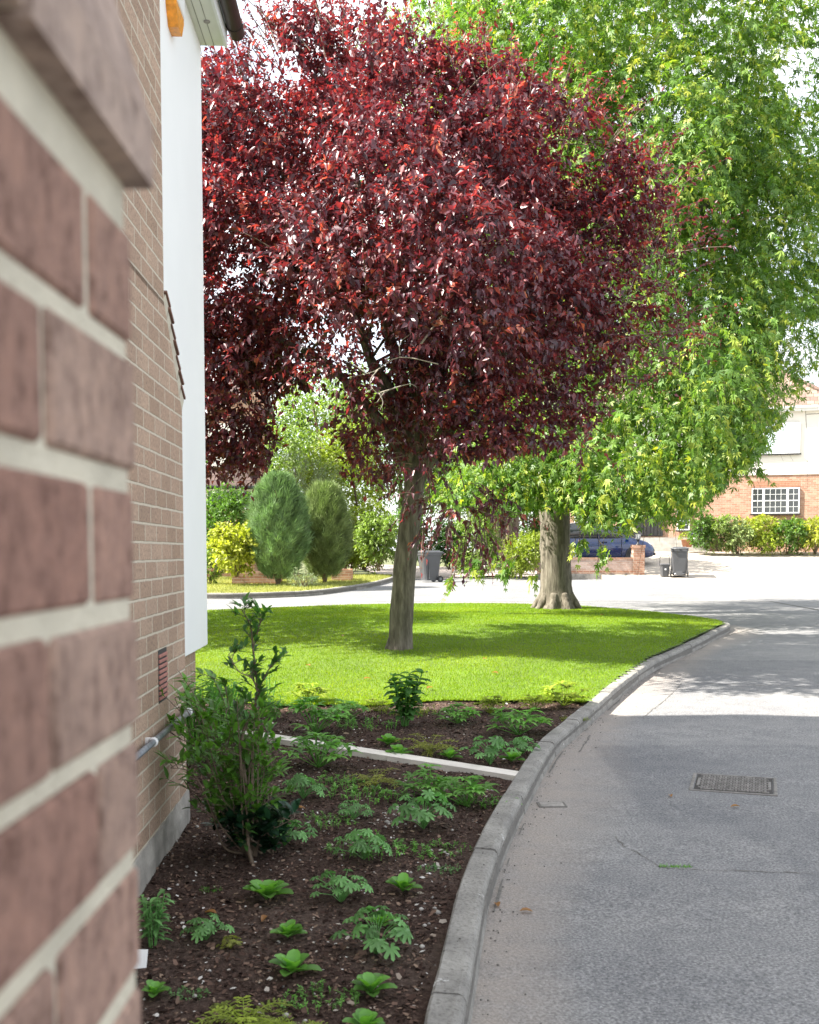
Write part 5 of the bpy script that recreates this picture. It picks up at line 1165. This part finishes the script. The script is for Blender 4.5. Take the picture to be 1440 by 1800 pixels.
KINDS = {'ros': (p_rosette, 'bergenia_plant', 'leaf_bed'), 'palm': (p_palm, 'geranium_plant', 'leaf_bluegreen'), 'hel': (p_helle, 'hellebore_plant', 'leaf_bed'), 'fern': (p_fern, 'fern_plant', 'leaf_fern'), 'weed': (p_weed, 'weed_patch', 'leaf_bed')}
BED = [ # kind, px, py(base), radius px, label, material override
 ('ros', 468, 1574, 46, 'paddle leaved green plant with one orange leaf at the foot of the thin sapling', None), ('ros', 708, 1560, 34, 'paddle leaved plant closest to the kerb above the big jagged leaved one', None), ('ros', 506, 1640, 34, 'small paddle leaved plant just above the largest one of its kind', None),
 ('ros', 514, 1702, 44, 'largest open paddle leaved green plant in the middle of the bare mulch', None), ('ros', 652, 1742, 42, 'dark paddle leaved plant between bed centre and kerb near the bottom of the view', None), ('ros', 642, 1806, 42, 'paddle leaved plant cut off by the bottom edge of the view', None),
 ('ros', 272, 1742, 30, 'broad leaved plant half hidden behind the blurred wall end', None), ('ros', 668, 1618, 30, 'paddle leaved plant growing up through the jagged leaved one near the kerb', None), ('ros', 470, 1500, 1, '', 'skip'),
 ('palm', 600, 1576, 50, 'bushy jagged leaved plant left of the paddle leaved plant closest to the kerb', None), ('palm', 662, 1664, 66, 'large pale jagged leaved plant on stalks nearest the kerb and the white flints', None), ('palm', 362, 1640, 42, 'jagged leaved plant in front of the bare soil below the rendered plinth', None),
 ('palm', 640, 1505, 46, 'silvery jagged leaved plant growing among fine weeds mid bed', None), ('palm', 533, 1398, 38, 'jagged leaved plant just right of the thin sapling stem', None), ('palm', 622, 1432, 28, 'small lone jagged leaved seedling in the centre of the bed', None),
 ('palm', 745, 1448, 54, 'lax jagged leaved plant sprawling on long stalks near the white pebbles', None), ('palm', 862, 1340, 44, 'jagged leaved plant just beyond the right end of the stone edging', None), ('palm', 918, 1322, 26, 'tiny pale jagged leaved plant below the dense clump by the kerb', None),
 ('palm', 500, 1480, 46, 'blue green holly like plant beside the dark base of the bushy shrub', 'leaf_bluegreen'), ('palm', 405, 1655, 20, 'yellowing little plant right of the jagged one below the plinth', 'leaf_fern'),
 ('hel', 560, 1345, 52, 'bright dense clump of fingered leaves overlapping the stone edging near its left end', 'leaf_bed'), ('hel', 755, 1395, 44, 'leafy clump in front of the middle of the stone edging', 'leaf_bed'), ('hel', 820, 1408, 48, 'leafy clump in front of the right part of the stone edging', 'leaf_bed'),
 ('hel', 555, 1285, 52, 'wide dark green clump behind the left end of the stone edging', 'leaf_bed'), ('hel', 610, 1262, 30, 'small clump at the sunlit edge between the wide dark clump and the upright plant', 'leaf_bed'), ('hel', 912, 1285, 46, 'dense glossy clump near the kerb where the shade ends', 'leaf_bed'),
 ('hel', 805, 1268, 32, 'clump at the lawn edge just right of the tall upright plant', 'leaf_bed'), ('hel', 543, 1235, 34, 'bright yellow green clump at the lawn edge furthest to the left', 'leaf_yellowgreen'), ('hel', 990, 1240, 36, 'sunlit yellow green clump in the corner between lawn and kerb', 'leaf_yellowgreen'),
 ('hel', 862, 1250, 28, 'thin sunlit clump at the lawn edge, second from the kerb corner', 'leaf_yellowgreen'), ('hel', 660, 1245, 20, 'small yellowish sprig tucked left of the tall upright plant', 'leaf_yellowgreen'), ('hel', 940, 1245, 26, 'pale sprig at the lawn edge beside the sunlit corner clump', 'leaf_yellowgreen'),
 ('ros', 682, 1305, 24, 'small leafy plant behind the edging left of the feathery one', None), ('ros', 700, 1326, 26, 'leafy plant touching the back of the stone edging left of the feathery one', None), ('ros', 790, 1330, 22, 'leafy plant at the right foot of the feathery one', None), ('ros', 590, 1315, 26, 'leafy plant behind the edging right of the bright dense clump', None), ('ros', 900, 1335, 24, 'leafy plant nearest the kerb behind the stone edging', None),
 ('fern', 756, 1322, 52, 'feathery yellow brown plant behind the stone edging', None), ('fern', 660, 1375, 46, 'feathery green plant overhanging the front of the stone edging', 'leaf_fern'), ('fern', 430, 1800, 84, 'large ferny lime green plant at the bottom of the view', 'leaf_yellowgreen'), ('fern', 520, 1820, 60, 'lime green ferny plant right of the largest one at the bottom of the view', 'leaf_yellowgreen'),
 ('weed', 560, 1750, 44, 'fine trailing weeds behind the large ferny plant', None), ('weed', 765, 1490, 36, 'patch of tiny weeds near the kerb below the lax jagged plant', None), ('weed', 772, 1520, 22, 'small grassy weed nearest the kerb', 'leaf_bluegreen'), ('weed', 650, 1490, 46, 'mat of fine weeds around the silvery jagged plant', None),
 ('weed', 575, 1440, 34, 'patch of tiny weeds right of the thin sapling stems', None), ('weed', 650, 1395, 46, 'mat of weeds in front of the feathery green plant', None), ('weed', 590, 1375, 34, 'strip of weeds along the front of the edging below the bright clump', None), ('weed', 640, 1275, 34, 'sparse weeds on the shaded mulch in front of the upright plant', None), ('weed', 860, 1405, 34, 'fine weeds at the right end of the stone edging', None),
 ('weed', 370, 1555, 12, 'tiny lone seedling on bare soil below the bushy shrub', None), ('weed', 330, 1740, 22, 'trailing ivy like stem beside the half hidden broad leaved plant', 'leaf_bluegreen'), ('weed', 535, 1795, 16, 'grey tufted seedling at the bottom of the view', 'leaf_grey'), ('weed', 720, 1252, 30, 'low bright weeds around the foot of the upright plant', 'leaf_yellowgreen'), ('weed', 1010, 1262, 16, 'short grass spilling over the kerb at the lawn corner', 'leaf_yellowgreen'),
]
for kd, px, py, r_, lab, mo in BED:
    if mo == 'skip': continue
    fn, nm, mt = KINDS[kd]; random.seed(int(px * 13 + py)); p = onground(px, py, .085); p.z = bz(p); l_ = Leaves(); l_.V = []
    fn(p, r_ / F * p.y * {'ros': 1.25, 'palm': 1.25, 'hel': 1.3, 'fern': 1.15, 'weed': 1.15}[kd], l_)
    o = l_.build(nm, M[mo or mt]); o.data.transform(Matrix.Translation(-p)); o.location = p
    tag(o, lab, 'weeds' if kd == 'weed' else 'plant', kind='stuff' if kd == 'weed' else None)
random.seed(99)
# upright broad leaved plant at the lawn edge
def upr(name, px, py, hpx, mat, lab, parts=True, **kw):
    p = onground(px, py, .085); p.z = bz(p); l_ = Leaves(); p_upright(p, hpx / F * p.y, l_, **kw); o = l_.build(name, M[mat]); o.data.transform(Matrix.Translation(-p)); o.location = p; tag(o, lab, 'plant')
upr('hydrangea_plant', 712, 1272, 92, 'leaf_beddark', 'tall upright plant with broad oval leaves standing against the sunlit lawn', n=12, leaf=.26, w=.62, spread=.42)
upr('peony_plant', 268, 1650, 95, 'leaf_bluegreen', 'blue green bushy plant squeezed between the blurred wall end and the rendered plinth', n=9, leaf=.3, w=.28, spread=.25, sh='lance')
upr('oleander_plant', 340, 1335, 150, 'leaf_bed', 'clump of long narrow upright leaves against the chimney corner', n=24, leaf=.26, w=.2, spread=.35, sh='lance')
upr('oleander_plant', 392, 1300, 118, 'leaf_bed', 'narrow leaved upright clump just right of the one at the chimney corner', n=18, leaf=.26, w=.2, spread=.35, sh='lance')
upr('seedling_plant', 475, 1240, 60, 'leaf_beddark', 'wispy thin stemmed seedling by the lawn edge right of the sapling', n=3, leaf=.12, w=.4, spread=.3)
upr('hydrangea_plant', 480, 1262, 45, 'leaf_bed', 'low leafy plant at the lawn edge behind the sapling', n=8, leaf=.26, w=.5, spread=.5)
# thin sapling and bushy evergreen
def woody(name, stems, lab, mat, leaf, nleaf, w=.45, side=.16, cat='shrub', sh='ovate', extra=None, tl=.3):
    p0 = onground(*stems[0][0][0][:2], .085); p0.z = bz(p0); t = empty(name, p0, 0, lab, cat); st_ = MB(); l_ = Leaves()
    for pts, r0 in stems:
        W = [atY(a, b, p0.y + (dy[0] if dy else 0)) for a, b, *dy in pts]; W[0] = W[0] if len(pts[0]) > 2 else p0 - Vector((0, 0, .02)); c_ = curve(W, 5); k = len(c_)
        st_.tube(c_, [max(.0015, r0 * (1 - .85 * i / (k - 1))) for i in range(k)], 6)
        lo = int(k * tl)
        for i in range(lo, k):
            for q in range(nleaf):
                a = U(0, 6.28); e = R(U(10, 65)); L2 = side * U(.2, 1); dirv_ = Vector((math.cos(a) * math.cos(e), math.sin(a) * math.cos(e), math.sin(e))); en = c_[i] + dirv_ * L2
                if L2 > side * .35: st_.tube([c_[i], c_[i].lerp(en, .5) + Vector((0, 0, .004)), en], [.002, .0016, .001], 4, 0, False)
                for m_ in range(4 + int(4 * L2 / max(side, .01))):
                    pp = c_[i].lerp(en, U(.3, 1)); leafgrid(l_, tuple(pp), a + U(-1.3, 1.3), R(U(0, 70)), leaf * U(.7, 1.25), leaf * w, R(U(10, 50)), min(1, max(0, random.gauss(.5, .2))), 3, sh, .15)
    st_.build('stem', M['twig'], t); l_.build('foliage', M[mat], t)
woody('sapling', [([(445, 1512), (436, 1480), (436, 1400), (440, 1340)], .011), ([(436, 1400, 0), (425, 1300, 0), (452, 1230, .02), (446, 1150, .02), (440, 1100, .02), (424, 1070, .02)], .009), ([(440, 1340, 0), (455, 1270, .0), (448, 1200, 0), (420, 1180, -.05), (402, 1150, -.05)], .006), ([(449, 1230, .02), (470, 1180, .0), (490, 1160, 0)], .004), ([(470, 1440, .3), (468, 1360, .3), (455, 1280, .3), (440, 1220, .3)], .008), ([(445, 1140, .02), (456, 1100, 0), (462, 1080, 0)], .003)],
      'tall thin sapling with small dark leaves rising in front of the sunlit lawn', 'leaf_beddark', .045, 1, .42, .10, tl=.25)
stems = []
for (bx, by) in ((440, 1500), (445, 1505), (430, 1500), (450, 1508)):
    for q in range(8):
        tx, ty = U(305, 485), U(1195, 1340); stems.append(([(bx, by, 0), ((bx * 1.3 + tx) / 2.3, (by + ty) / 2 + U(0, 50), U(-.15, .15)), (tx, ty, U(-.3, .35))], .006))
stems += [([(440, 1500, 0), (395, 1490, 0), (370, 1420, -.1), (340, 1360, -.15), (300, 1350, -.2)], .006), ([(440, 1500, 0), (410, 1440, 0), (360, 1330, 0), (320, 1300, .1)], .006)]
woody('evergreen_shrub', stems, 'wide loose dark green shrub growing against the chimney corner under the pipe', 'leaf_shrub', .058, 1, .40, .20, tl=.40)
stems = [([(455 + U(-25, 25), 1500, 0), (455 + U(-40, 50), 1470, U(-.1, .1)), (455 + U(-60, 70), 1440 + U(-20, 20), U(-.2, .2))], .005) for q in range(12)]
woody('holly_plant', stems, 'very dark low holly like plant at the foot of the sapling', 'leaf_holly', .07, 1, .55, .08, tl=.2)
lt = MB(); q = onground(255, 1690, .085); lt.box((q.x - .05, q.y, bz(q) - .02), (q.x + .004, q.y + .003, bz(q) + .05)); lt.v = [(x, y + (z - bz(q)) * .5, z) for x, y, z in lt.v]
tag(lt.build('plant_label', M['pvc']), 'white plastic plant tag stuck in the soil behind the blurred wall end', 'label')
# fallen leaves on lawn, bed and road
fl = [(914, 1605, 0), (876, 1597, 0), (1062, 1088, 1), (600, 1130, 1), (640, 1200, 1), (545, 1178, 1), (760, 1215, 1), (865, 1190, 1), (850, 1168, 1), (380, 1595, 2), (470, 1600, 2), (520, 1410, 2), (1180, 1403, 0), (1300, 1420, 0)]
leaf0 = None
where = ['on the shaded road', 'on the mown lawn', 'on the dark mulch']
for i, (a, b, k) in enumerate(fl):
    p = onground(a, b, 0 if k == 0 else .09)
    if leaf0 is None:
        l_ = Leaves(); leafgrid(l_, (0, 0, .004), 0, R(12), .05, .026, R(40), .6, 4, 'ovate', .3); leaf0 = l_.build('fallen_leaf', M['leaf_dead']); o = leaf0
    else: o = leaf0.copy(); COL.objects.link(o)
    z = SL * p.y + .004 if k == 0 else (float(height(np.array([p.x]), np.array([p.y]))[0]) + .02 if k == 1 else bz(p) + .004)
    o.location = (p.x, p.y, z); o.rotation_euler = (0, 0, i * 1.7); o.scale = (1 + (k == 1) * .4,) * 3
    tag(o, 'curled brown fallen leaf lying ' + where[k], 'leaf', 'brown leaves fallen ' + where[k])
